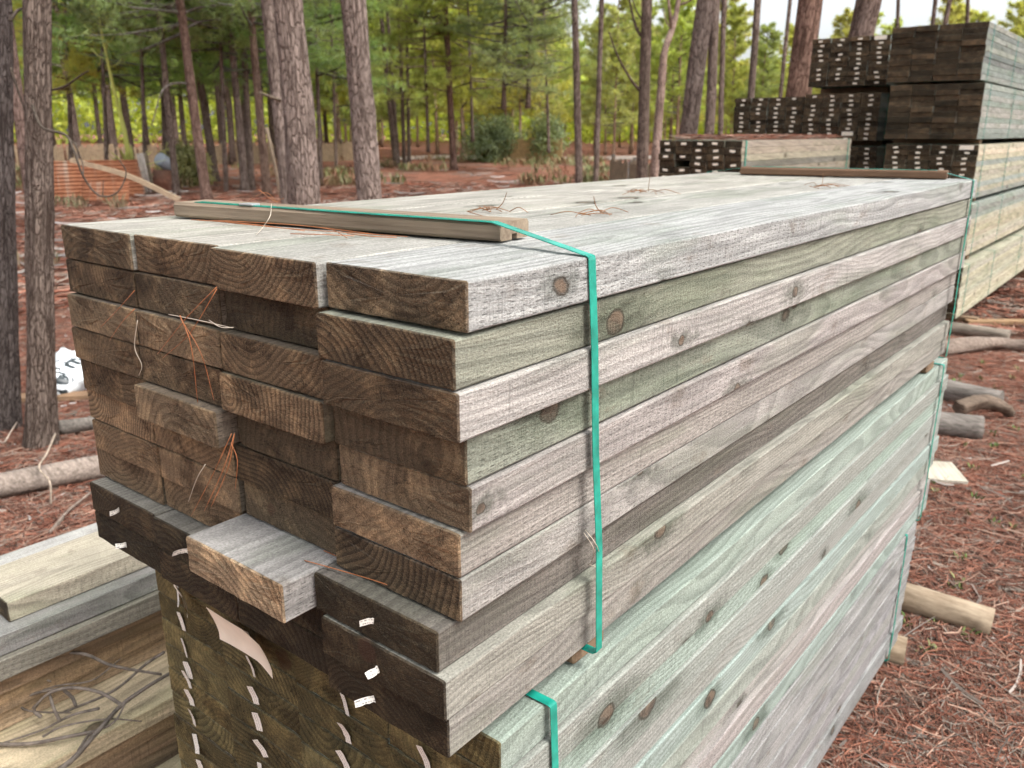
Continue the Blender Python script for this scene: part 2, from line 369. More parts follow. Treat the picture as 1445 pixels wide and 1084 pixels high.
# ------------------------------------------------------------------ planks
def plank_mesh(L, w, t, seed, fine=True, wane=0.):
    rng = random.Random(seed)
    if not fine:
        v, f = box_vf(0, L, -w/2, w/2, -t/2, t/2, b=.0025); return mesh('plank', v, f, mats=[M['timber_far']])
    # rounded section, uneven by up to a millimetre
    prof = []; r = .0022
    ny_, nz_ = 14, 5
    cor = [(-1, -1), (1, -1), (1, 1), (-1, 1)]
    for ci, (sy, sz) in enumerate(cor):
        rr = r
        if wane and ci == int(seed) % 4: rr = wane
        cy, cz = sy*(w/2-rr), sz*(t/2-rr); a0 = [math.pi, 1.5*math.pi, 0, .5*math.pi][ci]
        for k in range(3): a = a0+k*math.pi/4; prof.append((cy+rr*math.cos(a), cz+rr*math.sin(a)))
        nxt = cor[(ci+1) % 4]; m = ny_ if ci in (0, 2) else nz_
        y1, z1 = prof[-1]
        y2, z2 = nxt[0]*(w/2-r), nxt[1]*(t/2-r)
        if ci in (0, 2): z2 = z1; y2 = nxt[0]*(w/2-r)
        else: y2 = y1; z2 = nxt[1]*(t/2-r)
        for k in range(1, m): prof.append((y1+(y2-y1)*k/m, z1+(z2-z1)*k/m))
    n = len(prof); xs = [0, .0015] + [L*k/18 for k in range(1, 18)] + [L-.0015, L]
    A, B = rng.uniform(-.0016, .0016), rng.uniform(-.0007, .0007); V = []
    for i, x in enumerate(xs):
        sh = 4*(x/L)*(1-x/L)
        for k, (y, z) in enumerate(prof):
            q = Vector((x*1.3+seed*7.3, y*60, z*60)); d = .0007*mnoise.noise(q) + .0005*mnoise.noise(q*4)
            s = 1-.0012/(w/2) if i in (0, len(xs)-1) else 1
            xx = x
            if i in (0, len(xs)-1): xx += .0012*mnoise.noise(Vector((y*300, z*300, seed)))
            ln = math.hypot(y, z) or 1
            edge = abs(abs(z)-t/2) < .001
            V.append((xx, y*s + (0 if edge else math.copysign(d, y)) + A*sh*2, z*(1 if s == 1 else 1-.0012/(t/2)) + (d*.8*(1 if z > 0 else -1) if edge else 0) + B*sh))
    Fs = []
    for i in range(len(xs)-1):
        for k in range(n): Fs.append([i*n+k, (i+1)*n+k, (i+1)*n+(k+1) % n, i*n+(k+1) % n])
    for e, flip in ((0, 0), (len(xs)-1, 1)):
        b = len(V)
        for k in range(n):
            y, z = V[e*n+k][1:]; V.append((V[e*n+k][0] + .0015*mnoise.noise(Vector((y*90, z*90, seed+5))), y*.75, z*.55))
        V.append((xs[e], 0, 0)); c = len(V)-1
        for k in range(n):
            k2 = (k+1) % n; q = [e*n+k, e*n+k2, b+k2, b+k]; tr = [b+k, b+k2, c]
            Fs.append(q[::-1] if flip else q); Fs.append(tr[::-1] if flip else tr)
    # frayed fibres along the sawn edge of the near end
    for _ in range(46):
        k = rng.randrange(n); y, z = V[k][1:]
        if not (z < 0 or y < -w*.45) or rng.random() < .3: continue
        ln = rng.uniform(.0015, .005); wd = rng.uniform(.0003, .0007)
        b = len(V); dy, dz = (rng.uniform(-.3, .3), -1) if abs(y) < w*.45 else (-.8*(1 if y < 0 else -1), rng.uniform(-.6, .2))
        V += [(.001, y-wd, z+wd), (.001, y+wd, z-wd), (-ln*.5*rng.random(), y+dy*ln*.7, z+dz*ln*.7)]
        Fs.append([b, b+1, b+2])
    return mesh('plank', V, Fs, mats=[M['timber']])

PL, PWD, PT, ROW, COLP = 2.25, .1998, .0500, .0522, .2042
near_planks = [plank_mesh(PL, PWD, PT, i) for i in range(9)]
thin_plank = plank_mesh(PL, PWD, .049, 31)
wane_plank = plank_mesh(PL, .196, PT, 41.0, wane=.012)
narrow_plank = plank_mesh(PL, .168, PT, 53)

def tag_mesh(w, h, curl, seed):
    rng = random.Random(seed); V, Fs = [], []; n = 6
    for i in range(n+1):
        u = i/n-.5; off = -curl*(u+.5)**2*2 if curl > 0 else curl*(.5-u)**2*2
        for s in (-.5, .5): V.append((off-.0006+rng.uniform(-.0004, .0004), u*w + rng.uniform(-.0006, .0006), s*h + rng.uniform(-.0007, .0007)))
    for i in range(n): Fs.append([2*i, 2*i+2, 2*i+3, 2*i+1])
    m = len(V); V += [(x+.0003, y, z) for x, y, z in V]; Fs += [[j+m for j in q[::-1]] for q in Fs]
    return mesh('paper_tag', V, Fs, smooth=True, mats=[M['paper']])
tags_near = [tag_mesh(.036, .0125, c, i) for i, c in enumerate((.0012, .003, -.003, .002, .005))]
tags_torn = [tag_mesh(.010, .008, c, 20+i) for i, c in enumerate((.006, -.008, .01))]
tag_far = box_mesh('paper_tag', (-.003, -.0005, -.021, .021, -.008, .008), M['plain_paper'], b=0)
sheet_far = box_mesh('paper_sheet', (-.003, -.0005, -.06, .06, -.02, .02), M['plain_paper'], b=0)

def ribbon(pts, width, thick, name, parent=None, wdir=(1, 0, 0), closed=True):
    """plastic strap: a band of real thickness following pts"""
    P = [Vector(p) for p in pts]; W = Vector(wdir).normalized(); V, Fs = [], []; N = len(P)
    for i, p in enumerate(P):
        a = P[i-1] if (closed or i) else p; b = P[(i+1) % N] if (closed or i < N-1) else p
        t = (b-a).normalized(); wd = (W - t*W.dot(t)).normalized(); nn = t.cross(wd)
        for sw, st in ((-1, -1), (1, -1), (1, 1), (-1, 1)): V.append(p + wd*width*.5*sw + nn*thick*.5*st)
    for i in range(N if closed else N-1):
        j = (i+1) % N
        for k in range(4): Fs.append([i*4+k, i*4+(k+1) % 4, j*4+(k+1) % 4, j*4+k])
    return obj(name, mesh(name, V, Fs, mats=[M['strap']]), parent)

GREY = (.44, .43, .40); MINT = (.30, .35, .315)
def jitter(c, a=.06): k = 1+R.uniform(-a, a); return tuple(min(.9, v*k*(1+R.uniform(-.03, .03))) for v in c)

def pack_empty(label, x, y, z):
    e = bpy.data.objects.new('timber_pack', None); coll.objects.link(e); e.location = (x, y, z); e.empty_display_size = .2
    return tag(e, label, 'timber pack', 'strapped packs of treated sleepers')

# ---- the top pack of the near stack: 4 wide, 10 high; near-end offsets as measured from the photograph
TOP = 1.70
p1 = pack_empty('uppermost pack of weathered grey sleepers in the near stack, brown sawn ends facing', 0, 0, TOP-10*ROW)
X4 = [.002, -.012, -.012, .005, .009, .002, .002, -.024, -.028, -.022]; Y4 = [0, .006, .001, .009, .007, .020, .019, .032, .016, .019]
X3 = [-.006, .008, -.005, -.008, .010, .013, .016, -.066, -.012, -.008]; X2 = [.007, .006, -.002, .001, -.014, .010, .014, .021, -.010, -.010]
X1 = [.0, .002, -.004, .0, .004, .014, .011, .018, -.008, -.004]
SIDE4 = [(0.338, 0.31, 0.274), (0.247, 0.253, 0.196), (0.364, 0.343, 0.316), (0.232, 0.246, 0.195), (0.338, 0.31, 0.287), (0.303, 0.278, 0.247), (0.322, 0.305, 0.278), (0.157, 0.141, 0.121), (0.284, 0.275, 0.233), (0.274, 0.259, 0.227)]
END = {4: [.34, .22, .20, .24, .40, .52, .22, .06, .05, .05], 3: [.40, .12, .34, .46, .18, .16, .24, .95, .04, .05],
       2: [.36, .22, .46, .30, .48, .42, .50, .40, .06, .07], 1: [.26, .24, .44, .30, .26, .62, .44, .46, .07, .04]}
for c, XS in ((4, X4), (3, X3), (2, X2), (1, X1)):
    for k in range(10):
        me = near_planks[(k*3+c*5) % 9]; yc = (4-c)*COLP + PWD/2 + .8*Y4[k]
        if k == 0 and c == 4: me = thin_plank
        if k in (0, 4) and c == 3: me = wane_plank
        if c != 4: yc += .001*(4-c) + R.uniform(-.0022, .0022)
        z = 10*ROW - (k+.5)*ROW + (.0012 if me is thin_plank else 0)
        col = SIDE4[k] if c == 4 else jitter((.15, .12, .085), .15)
        if k == 0: col = {4: (.35, .352, .335), 3: (.345, .335, .30), 2: (.36, .342, .298), 1: (.36, .342, .298)}[c]
        if (k, c) == (7, 3): col = (.33, .315, .295)
        if (k, c) in ((8, 1), (8, 2)): col = (.24, .225, .19)
        e = max(.03, min(1, END[c][k]*1.0))
        o = obj('plank', me, p1, (XS[k]+R.uniform(-.003, .003)*(c != 4), yc, z), (R.uniform(-.004, .004), 0, R.uniform(-.0012, .0012)), col+(e,))
        if c == 4:
            for nm, (qx, qy, qr) in zip(('knot_a', 'knot_b'), {1: [(868, 456, .014)], 2: [(1120, 412, .009), (960, 480, .006)], 3: [(776, 581, .013), (1123, 425, .012)], 4: [(678, 717, .0055), (1040, 548, .008)], 5: [(960, 652, .011)], 6: [(905, 662, .009), (1180, 560, .010)], 8: [(930, 747, .012), (1205, 600, .011)]}.get(k, [])):
                W_ = on_plane(qx, qy, 1, yc-PWD/2); o[nm] = (float(W_[0]-XS[k]), float(W_[2]-(TOP-10*ROW)-z), qr)
        if (k, c) in ((7, 4), (8, 4), (9, 4), (8, 1), (9, 1), (8, 2)):
            t = obj('paper_tag', R.choice(tags_torn), o, (-.0015, R.uniform(-.02, .02), R.uniform(-.006, .006)), (R.uniform(-1, 1), 0, R.uniform(-.5, .5)))
# battens strapped on top
def batten(parent, ax, ay, bx, by, z, name='batten'):
    """grooved strip from a to b lying at height z"""
    L = math.hypot(bx-ax, by-ay); w, t = .07, .023
    prof = [(-w/2+.004, 0), (-.006, 0), (-.006, .007), (.006, .007), (.006, 0), (w/2-.004, 0), (w/2, .004), (w/2, t-.004), (w/2-.004, t), (-w/2+.004, t), (-w/2, t-.004), (-w/2, .004)]
    V = [(x, py, pz) for x in (0, L) for py, pz in prof]; n = len(prof)
    Fs = [[k, (k+1) % n, n+(k+1) % n, n+k] for k in range(n)] + [list(range(n))[::-1], list(range(n, 2*n))]
    return obj(name, mesh(name, V, Fs, mats=[M['batten']]), parent, (ax, ay, z), (0, 0, math.atan2(by-ay, bx-ax)))
zt = 10*ROW
batten(p1, .192, .765, .268, .155, zt+.002)
batten(p1, 2.10, .66, 2.19, .07, zt+.002).color = (.62, .47, .4, 1)
def pack_strap(parent, x, y0, y1, z0, z1, up=0., bat=None, xb=None, width=.0135, sag=None):
    """loop round a pack at x; bat = (y from, y to) lifts it over a batten"""
    e = .0016; xb = x if xb is None else xb; P = []
    P += [(xb, y0-e, z0+.003), (x*.25+xb*.75, y0-e*2.2, z0*.7+z1*.3), (x*.55+xb*.45, y0-e*1.3, z0*.45+z1*.55), (x*.8+xb*.2, y0-e*2., z0*.2+z1*.8), (x, y0-e*1.2, z1-.008), (x, y0-e*1.05, z1-.003), (x, y0-e*.6, z1+e*.2), (x, y0+.001, z1+e*.8), (x, y0+.004, z1+e*1.2)]
    if bat:
        h = .026
        for yy, xx in bat: P.append((xx, yy, z1+h))
    P += [(x, y1-.003, z1+e), (x, y1+e, z1-.004), (xb, y1+e, z0+.004), (xb, y1-.004, z0-e), (xb, y0+.004, z0-e)]
    return ribbon(P, width, .0011, 'strap', parent)
pack_strap(p1, .206, -.0015, .826, -.001, zt, bat=[(.158, .232), (.40, .208), (.72, .178)], xb=.248)
st_ = [o for o in p1.children if o.name.startswith('strap')][0]
v, f = box_vf(-.0085, .0085, -.014, .014, -.001, .0016, b=.0006)
obj('seal', mesh('seal', v, f, mats=[simple('steel_seal', (.30, .31, .31), rough=.4, spec=.5)]), st_, (.188, .60, zt+.0275), (0, 0, .12))
pack_strap(p1, 2.185, -.001, .826, -.001, zt, bat=[(.10, 2.175), (.40, 2.14), (.63, 2.11)], xb=2.175)

# ---- second pack: mint green, its end dark olive with rows of tags
Z2 = TOP-.5555-.522
p2 = pack_empty('middle pack of the near stack, mint green sleepers with tagged dark olive ends', 0, 0, Z2)
for c in range(4):
    for k in range(10):
        me = near_planks[(k*2+c*3+1) % 9]
        xo = .064 + .005*c + R.uniform(-.0007, .0007)
        yo = .012 + (.006 if k > 6 else 0) + (R.uniform(-.005, .005) if c == 0 else 0)
        s = jitter(MINT, .06) if R.random() < .7 else jitter((.285, .305, .262), .06)
        if k in (7, 8): s = jitter((.315, .30, .28), .05)
        if k == 0: s = (.285, .33, .285)
        o = obj('plank', me, p2, (xo, yo+c*COLP+PWD/2, .522-(k+.5)*ROW), (R.uniform(-.002, .002), 0, R.uniform(-.001, .001)), s+(R.choice((.16, .2, .28, .3, .18)),))
        if c == 0:
            for qx, qy, qr in ((855, 1010, .015), (914, 995, .019), (985, 760, .012), (1065, 1020, .012), (1150, 745, .016), (1210, 715, .015), (1000, 870, .010), (1090, 880, .013)):
                W_ = on_plane(qx, qy, 1, yo); lz_ = float(W_[2]-Z2-(.522-(k+.5)*ROW))
                if abs(lz_) < .0255: o['knot_b' if 'knot_a' in o else 'knot_a'] = (float(W_[0]-xo), lz_, qr)
        o.material_slots[0].link = 'OBJECT'; o.material_slots[0].material = M['timber_olive']
        if k > 0 or c == 3:
            n = 2 if (c == 3 and k == 5) else 1
            for j in range(n):
                obj('paper_tag', R.choice(tags_near), o, (-.0025, (.03, -.012, .012, .02)[c]+R.uniform(-.006, .006)+j*.004, R.uniform(-.006, .006)+j*.036), (R.uniform(1.1, 1.5), 0, R.uniform(-.3, .3)))
def sheet(P, w, h, rx, shear, lift):
    """a big delivery sheet, curling off the end of the pack"""
    V, Fs = [], []
    for i in range(13):
        u = i/12-.5
        for j in range(6):
            w_ = j/5-.5; V.append((-.004-lift*max(0, w_+.3)**1.3-.005*math.cos(u*3)*(w_+.5)-.03*max(0, -u-.2), u*w, w_*h+shear*u+.004*(1-4*u*u)))
    for i in range(12):
        for j in range(5): a = i*6+j; Fs.append([a, a+6, a+7, a+1])
    m_ = len(V); V += [(x+.0004, y, z) for x, y, z in V]; Fs += [[q+m_ for q in f[::-1]] for f in Fs]
    o = obj('paper_sheet', mesh('paper_sheet', V, Fs, smooth=True, mats=[M['plain_paper']]), p2, (P[0], P[1], P[2]-Z2), (rx, 0, 0)); return o
sheet(on_plane(350, 899, 0, .052), .15, .066, .0, .0, .022)
sheet(on_plane(262, 838, 0, .07), .06, .03, .35, .02, .01)
pack_strap(p2, .158, .006, .85, 0, .522, xb=.18)
pack_strap(p2, 2.205, .006, .85, 0, .522, xb=2.20)
# ---- third pack, on log bearers
Z3 = .105
p3 = pack_empty('lowest pack of grey sleepers in the near stack, resting on round log bearers', 0, 0, Z3)
for c in range(4):
    for k in range(9):
        s = jitter((.29, .282, .27), .1)
        obj('plank', near_planks[(k*2+c+4) % 9], p3, (.05+R.uniform(-.008, .008), .034+R.uniform(-.006, .006)+c*COLP+PWD/2, 9*ROW-(k+.5)*ROW), (0, 0, R.uniform(-.001, .001)), s+(.2,))
pack_strap(p3, .3, .03, .86, 0, 9*ROW, xb=.3); pack_strap(p3, 2.165, .03, .86, 0, 9*ROW, xb=2.16)

# bearers between packs
def bearer(x, y0, y1, z0, h, label, w=.075):
    v, f = box_vf(-w/2, w/2, 0, y1-y0, 0, h, b=.004)
    return tag(obj('bearer', mesh('bearer', v, f, mats=[M['bearer']]), None, (x, y0, z0)), label, 'bearer', 'wooden bearers between the packs')
bearer(.275, .028, .85, Z2+.524, TOP-.522-Z2-.524-.003, 'wooden bearer under near end of the uppermost pack, beside green strap')
bearer(2.10, .020, .85, Z2+.524, TOP-.522-Z2-.524-.003, 'wooden bearer under far end of the uppermost pack')
gap23 = Z2-(Z3+9*ROW)
bearer(.30, .06, .85, Z3+9*ROW+.003, gap23-.006, 'bearer between middle and lowest packs, near end')
bearer(2.0, .06, .85, Z3+9*ROW+.003, gap23-.006, 'bearer between middle and lowest packs, far end')

# ------------------------------------------------------------------ the stacks behind
far_plank = plank_mesh(2.4, .2, .0477, 0, fine=False)
far_long = plank_mesh(4.8, .2, .0477, 0, fine=False)
far_small = plank_mesh(2.5, .1355, .049, 0, fine=False)
def far_pack(label, x, y, ztop, palette, tags=False, cols=4, rows=10, small=False, end=(.02, .10), straps=(.25, 2.1), sheet=None, L=2.4, missing=()):
    w, pitch, rh, me = (.1355, .138, .05, far_small) if small else (.2, .203, .0486, far_long if L > 3 else far_plank)
    z0 = ztop-rows*rh; e = pack_empty(label, x, y, z0)
    for c in range(cols):
        for k in range(rows):
            if (c, k) in missing: continue
            o = obj('plank', me, e, (R.uniform(-.014, .014), c*pitch+w/2+R.uniform(-.003, .003), (rows-k-.5)*rh), (0, 0, 0), jitter(R.choice(palette), .12)+(R.uniform(*end),))
            if tags and R.random() > .06:
                obj('paper_tag', tag_far, o, (0, R.uniform(-.012, .012), R.uniform(-.004, .004)), (R.uniform(-.12, .12), 0, 0))
            if sheet == (c, k): obj('paper_sheet', sheet_far, o, (-.004, 0, 0))
    Wd = cols*pitch
    for s in straps: pack_strap(e, s, -.003, Wd+.002, 0, rows*rh, width=.016)
    return e
PALE = [(.27, .285, .245), (.22, .25, .22), (.31, .305, .26), (.165, .18, .165)]; CR = [(.47, .42, .30), (.43, .38, .265), (.40, .37, .28)]
AX = 8.3; A_Y = [1.195, 1.15, 1.125, 1.105, 1.055]; A_T = [2.775, 2.26, 1.725, 1.195, .64]
A_L = ['topmost pack of the tall right-hand stack, charcoal ends without tags', 'second pack down in the tall right-hand stack, dark untagged ends',
       'third pack down in the tall right-hand stack, with white end tags', 'fourth pack down in the tall right-hand stack, pale mint sides', 'bottom pack of the tall right-hand stack, pale yellow sides']
for i in range(5):
    far_pack(A_L[i], AX + (-.25 if i == 4 else .0), A_Y[i], A_T[i], [PALE, PALE, CR+PALE[:1], CR+PALE[:1], CR][i], tags=(i == 2), sheet=(0, 0) if i == 2 else None, end=(.015, .19) if i < 4 else (.05, .15), L=4.8, straps=(.25, 1.5, 3.2, 4.5))
for i in range(5):
    zlow = 0.0 if i == 4 else A_T[i+1]; z0 = A_T[i]-10*.0486
    for xx, wh in ((.35, 'near'), (4.2, 'far')):
        if i < 4: bearer(AX+xx, A_Y[i]+.03, A_Y[i]+.8, zlow+.003, z0-zlow-.006, f'{wh} end bearer under the {["topmost", "second", "third", "fourth"][i]} pack of the tall right-hand stack')
BX = 9.05
B_T = [2.795, 2.235, 1.69, 1.145, .61]
B_L = ['topmost tagged pack left of the tall right-hand stack', 'tagged pack directly under the topmost tagged pack', 'third pack down left of the tall right-hand stack, tagged ends', 'fourth pack down left of the tall right-hand stack', 'bottom pack left of the tall right-hand stack']
for i in range(5):
    far_pack(B_L[i], BX, 2.22+.03*(i % 2), B_T[i], PALE, tags=i < 3, sheet={0: (0, 0), 1: (1, 8)}.get(i), end=(.03, .2))
    if i:
        far_pack(['', 'leftmost upper tagged pack, its top level with the pine trunks', 'pack under the leftmost upper tagged pack', 'third pack of the leftmost far stack', 'bottom pack of the leftmost far stack'][i], BX+.05, 3.085, B_T[i]-.02, PALE, tags=i < 3, end=(.03, .15))
    z0 = B_T[i]-.486; zl = B_T[i+1] if i < 4 else .0
    if i < 4:
        for xx, wh in ((.4, 'near'), (2.0, 'far')):
            bearer(BX+xx, 2.30, 3.02, zl+.003, z0-zl-.006, f'{wh} end bearer under {["topmost", "second", "third", "fourth"][i]} pack left of the tall stack')
            if i: bearer(BX+.05+xx, 3.12, 3.86, zl-.017, z0-zl-.006, f'{wh} end bearer under {["", "first", "second", "third"][i]} pack of the leftmost far stack')
for x_, y0_, y1_, l_ in ((AX+.3, .95, 2.0, 'ground bearer under near end of the tall right-hand stack'), (AX+4.0, .95, 2.0, 'ground bearer under far end of the tall right-hand stack'),
                         (BX+.4, 2.2, 3.9, 'ground bearer under near end of the left far stacks'), (BX+2., 2.2, 3.9, 'ground bearer under far end of the left far stacks')):
    bearer(x_, y0_, y1_, .0, .09, l_, w=.1)
CX, CY = 5.5, 2.17
far_pack('low separate pack of narrow tagged boards topped with red needles', CX, CY, 1.775, [(.24, .205, .15), (.17, .16, .125), (.29, .245, .18)], tags=True, cols=5, small=True, end=(.03, .12), straps=(.06, 2.4), sheet=(3, 7), missing=((3, 3),))
far_pack('pack under the low separate pack of narrow boards', CX, CY, 1.225, PALE, cols=5, small=True, tags=True)
far_pack('bottom pack under the low separate pack of narrow boards', CX, CY, .675, PALE, cols=5, small=True, tags=True)
for i, (z0, h) in enumerate(((1.228, .044), (.678, .044), (.0, .17))):
    for xx, wh in ((.3, 'near'), (2., 'far')): bearer(CX+xx, CY+.02, CY+.66, z0, h, f'{wh} end bearer {["just under the low separate pack of narrow boards", "second level down under the low separate pack", "on the ground under the low separate pack"][i]}')

# ------------------------------------------------------------------ loose sleepers in the pile at the left
def loose(x, yfront, ztop, label, col, me, rz=0., L=PL, pitch=0.):
    w = PWD
    return tag(obj('sleeper', me, None, (x, yfront+w/2, ztop-PT/2), (0, pitch, rz), col), label, 'sleeper', 'loose sleepers in the pile at the left')
LP_ = near_planks
loose(.03, 1.45, .80, 'topmost loose sleeper of the left pile, cream top and dark edge', (.48, .43, .33, .10), LP_[2], -.012)
loose(-.34, 1.415, .748, 'loose sleeper right under the topmost cream one, bluish grey top', (.30, .29, .27, .3), LP_[5], -.012)
loose(-.30, 1.625, .748, 'loose sleeper behind the bluish grey one, second layer of left pile', (.42, .41, .38, .3), LP_[7], -.012)
loose(-.40, 1.402, .696, 'greenish grey loose sleeper jutting out in third layer of left pile', (.27, .25, .20, .3), LP_[4], -.010)
loose(-.42, 1.612, .696, 'loose sleeper at the back of the third layer of left pile', (.40, .38, .33, .3), LP_[1], -.010)
for i, (y, z, c, l) in enumerate(((1.432, .644, (.30, .205, .125), 'brown loose sleeper in fourth layer of left pile'), (1.440, .592, (.33, .225, .13), 'brown loose sleeper in fifth layer of left pile'), (1.452, .540, (.42, .30, .185), 'tan loose sleeper in sixth layer of left pile'))):
    loose(-.5+.03*i, y, z, l+', front row', c+(.3,), LP_[(i*2+1) % 9], -.008)
    loose(-.5+.03*i, y+.21, z, l+', back row', c+(.3,), LP_[(i*2+4) % 9], -.008)
loose(-.48, 1.262, .488, 'wide pale loose sleeper lying under the fallen branch', (.62, .51, .34, .3), LP_[3], -.006)
loose(-.46, 1.470, .488, 'loose sleeper behind the wide pale one, under brown ones', (.5, .4, .27, .3), LP_[6], -.006)
loose(-.5, 1.285, .436, 'brown loose sleeper directly under the wide pale one', (.36, .25, .15, .3), LP_[8], -.006)
loose(-.5, 1.50, .436, 'loose sleeper at the back under the wide pale one', (.4, .3, .18, .3), LP_[0], -.006)
loose(-.52, 1.292, .384, 'lower brown loose sleeper two below the wide pale one', (.32, .22, .14, .3), LP_[2], -.006)
loose(-.52, 1.50, .384, 'lower loose sleeper at the back, two below pale', (.32, .22, .14, .3), LP_[5], -.006)
loose(-.40, 1.105, .2815, 'low pale yellow sleeper at the foot of the left pile', (.62, .54, .36, .4), LP_[6], -.006)
for i, z in enumerate((.332, .2805, .229)):
    loose(-.5, 1.32, z, f'dark sleeper deep in the left pile, {["upper", "middle", "lower"][i]} front', (.3, .22, .14, .3), LP_[i+1], -.006)
    loose(-.5, 1.53, z, f'dark sleeper deep in the left pile, {["upper", "middle", "lower"][i]} back', (.3, .22, .14, .3), LP_[(i+6) % 9], -.006)
loose(-.4, 1.11, .2295, 'sleeper under the low pale yellow one at pile foot', (.4, .32, .2, .3), LP_[7], -.006)
for x, w_ in ((-.2, 'near'), (1.4, 'far')):
    bearer(x, 1.06, 1.76, 0.0, .177, f'bearer block under the {w_} end of the loose pile', w=.09)

# ------------------------------------------------------------------ logs, sticks and scraps on the ground
def log_obj(name, pts, r0, r1, m, label, cat, rough=.05, n=16, color=(1, 1, 1, 1), group=None):
    P = smooth_path(pts, 8); k = len(P); rad = [r0+(r1-r0)*i/(k-1) for i in range(k)]
    o0 = Vector(P[0]); v, f = tube_vf([Vector(p)-o0 for p in P], rad, n=n, rough=rough, seed=len(label))
    o = obj(name, mesh(name, v, f, smooth=False, mats=[M[m]]), None, o0, color=color)
    for p in o.data.polygons: p.use_smooth = len(p.vertices) == 4 and n > 4
    return tag(o, label, cat, group)
def gp(x, y, h): return on_plane(x, y, 2, h)
log_obj('log', [gp(1262, 838, .06), gp(1400, 880, .045)], .057, .055, 'log', 'peeled tan log on the needles beside far end of the near stack', 'log', rough=.14, n=24)
e_ = gp(1278, 920, .053)
log_obj('log', [e_, np.array([e_[0]-.16, .9, .053])], .052, .052, 'log', 'short log bearer poking out from under the lowest near pack', 'log', color=(.8, .78, .75, 1))
log_obj('log', [(.32, -.02, .053), (.32, .95, .053)], .051, .052, 'log', 'log bearer under near end of the lowest pack', 'log')
log_obj('log', [gp(1325, 548, .075), gp(1412, 566, .075)], .075, .07, 'old_log', 'dark weathered log lying behind the chunk of bark', 'log', rough=.1)
log_obj('log', [gp(1310, 596, .075), gp(1386, 604, .075)], .077, .075, 'old_log', 'short sawn grey log in front of the chunk of bark', 'log')
log_obj('bark_chunk', [gp(1352, 577, .1), gp(1385, 566, .13), gp(1412, 573, .1), gp(1424, 584, .04)], .05, .03, 'old_log', 'torn chunk of dark bark lying between two grey logs', 'bark', rough=.6, color=(.75, .62, .52, 1))
log_obj('pole', [gp(1320, 460, .06), gp(1424, 474, .06)], .06, .055, 'old_log', 'grey round pole on the ground below the tall stack', 'pole', color=(1.2, 1.15, 1.05, 1))
log_obj('fallen_branch', [gp(1325, 492, .06), gp(1370, 487, .07), gp(1420, 485, .06), gp(1500, 497, .05)], .07, .05, 'old_log', 'crooked grey fallen branch lying across the right side', 'branch', rough=.25, color=(1.15, 1., .92, 1))
v, f = box_vf(-.14, .14, -.1, .1, 0, .025, b=.003)
tag(obj('board_scrap', mesh('board_scrap', v, f, mats=[M['pale_wood']]), None, tuple(gp(1326, 672, .0)[:2])+(.012,), (0, 0, .5), (.85, .9, .95, 1)), 'pale flat scrap of board on the ground behind the stack', 'board')
v, f = box_vf(-.3, .3, -.05, .05, 0, .07, b=.004)
tag(obj('block', mesh('block', v, f, mats=[M['bearer']]), None, tuple(gp(1405, 462, .0)[:2])+(.005,), (0, 0, -.9), (1.3, 1.2, 1.05, 1)), 'broken brown wood block beside the grey pole', 'wood block')
log_obj('log', [gp(-120, 706, .07), gp(20, 683, .07), gp(150, 657, .07), gp(260, 640, .07)], .07, .062, 'old_log', 'grey barkless log lying below the twin trunks at left', 'log', rough=.2, color=(1.25, 1.15, 1.1, 1))
log_obj('fallen_branch', [gp(85, 604, .05), gp(130, 597, .06), gp(190, 590, .04)], .05, .035, 'old_log', 'dark stub of branch on needles left of the near stack', 'branch', rough=.3, color=(.8, .8, .8, 1))
log_obj('fallen_twig', [gp(78, 612, .2), gp(66, 640, .2), gp(55, 660, .16), gp(70, 680, .12), gp(72, 712, .02)], .006, .005, 'twig', 'bleached bent twig draped over the grey log', 'twig', n=6, color=(3.2, 3., 2.7, 1))
log_obj('fallen_twig', [gp(-8, 610, .05), gp(4, 625, .12), gp(16, 608, .16), gp(24, 596, .12)], .006, .004, 'twig', 'bleached twig arching at the foot of leftmost trunk', 'twig', n=6, color=(3., 2.8, 2.6, 1))
log_obj('fallen_twig', [gp(70, 752, .02), gp(95, 722, .04), gp(128, 695, .05)], .008, .006, 'twig', 'grey straight twig lying between log and loose pile', 'twig', n=6, color=(2., 1.8, 1.7, 1))

# white printed plastic sack
def sack():
    V, Fs = [], []; nu, nv = 28, 16
    for j in range(nv+1):
        for i in range(nu):
            a = 2*math.pi*i/nu; b = math.pi*j/nv
            d = Vector((math.sin(b)*math.cos(a), math.sin(b)*math.sin(a), math.cos(b)))
            r = 1+.35*mnoise.fractal(d*2.1+Vector((4, 2, 8)), 1., 2., 4)
            V.append((d.x*.30*r, d.y*.2*r, max(-.1, d.z*.17*r)))
    for j in range(nv):
        for i in range(nu): Fs.append([j*nu+i, (j+1)*nu+i, (j+1)*nu+(i+1) % nu, j*nu+(i+1) % nu])
    g = G('printed_sack'); p = g.n('TexCoord').outputs['Object']
    w = g.nf(g.v('MULTIPLY', p, (7., 3., 12.)), scale=1.2, det=2., dist=1.5)
    c = g.mix(g.step(w, .54, .57), (.68, .72, .74), (.03, .04, .045))
    c = g.mix(g.step(g.nf(p, scale=4., det=2.), .64, .68), c, (.4, .14, .1))
    m = g.out(c, rough=.35, spec=.4)
    P = gp(100, 548, .0)
    return tag(obj('plastic_sack', mesh('plastic_sack', V, Fs, smooth=True, mats=[m]), None, (P[0], P[1], .098), (.1, 0, .6)), 'crumpled white printed plastic sack on ground behind twin trunks', 'sack')
sack()
v, f = box_vf(-.5, .5, -.06, .06, 0, .04, b=.004)
P = gp(100, 560, .0)
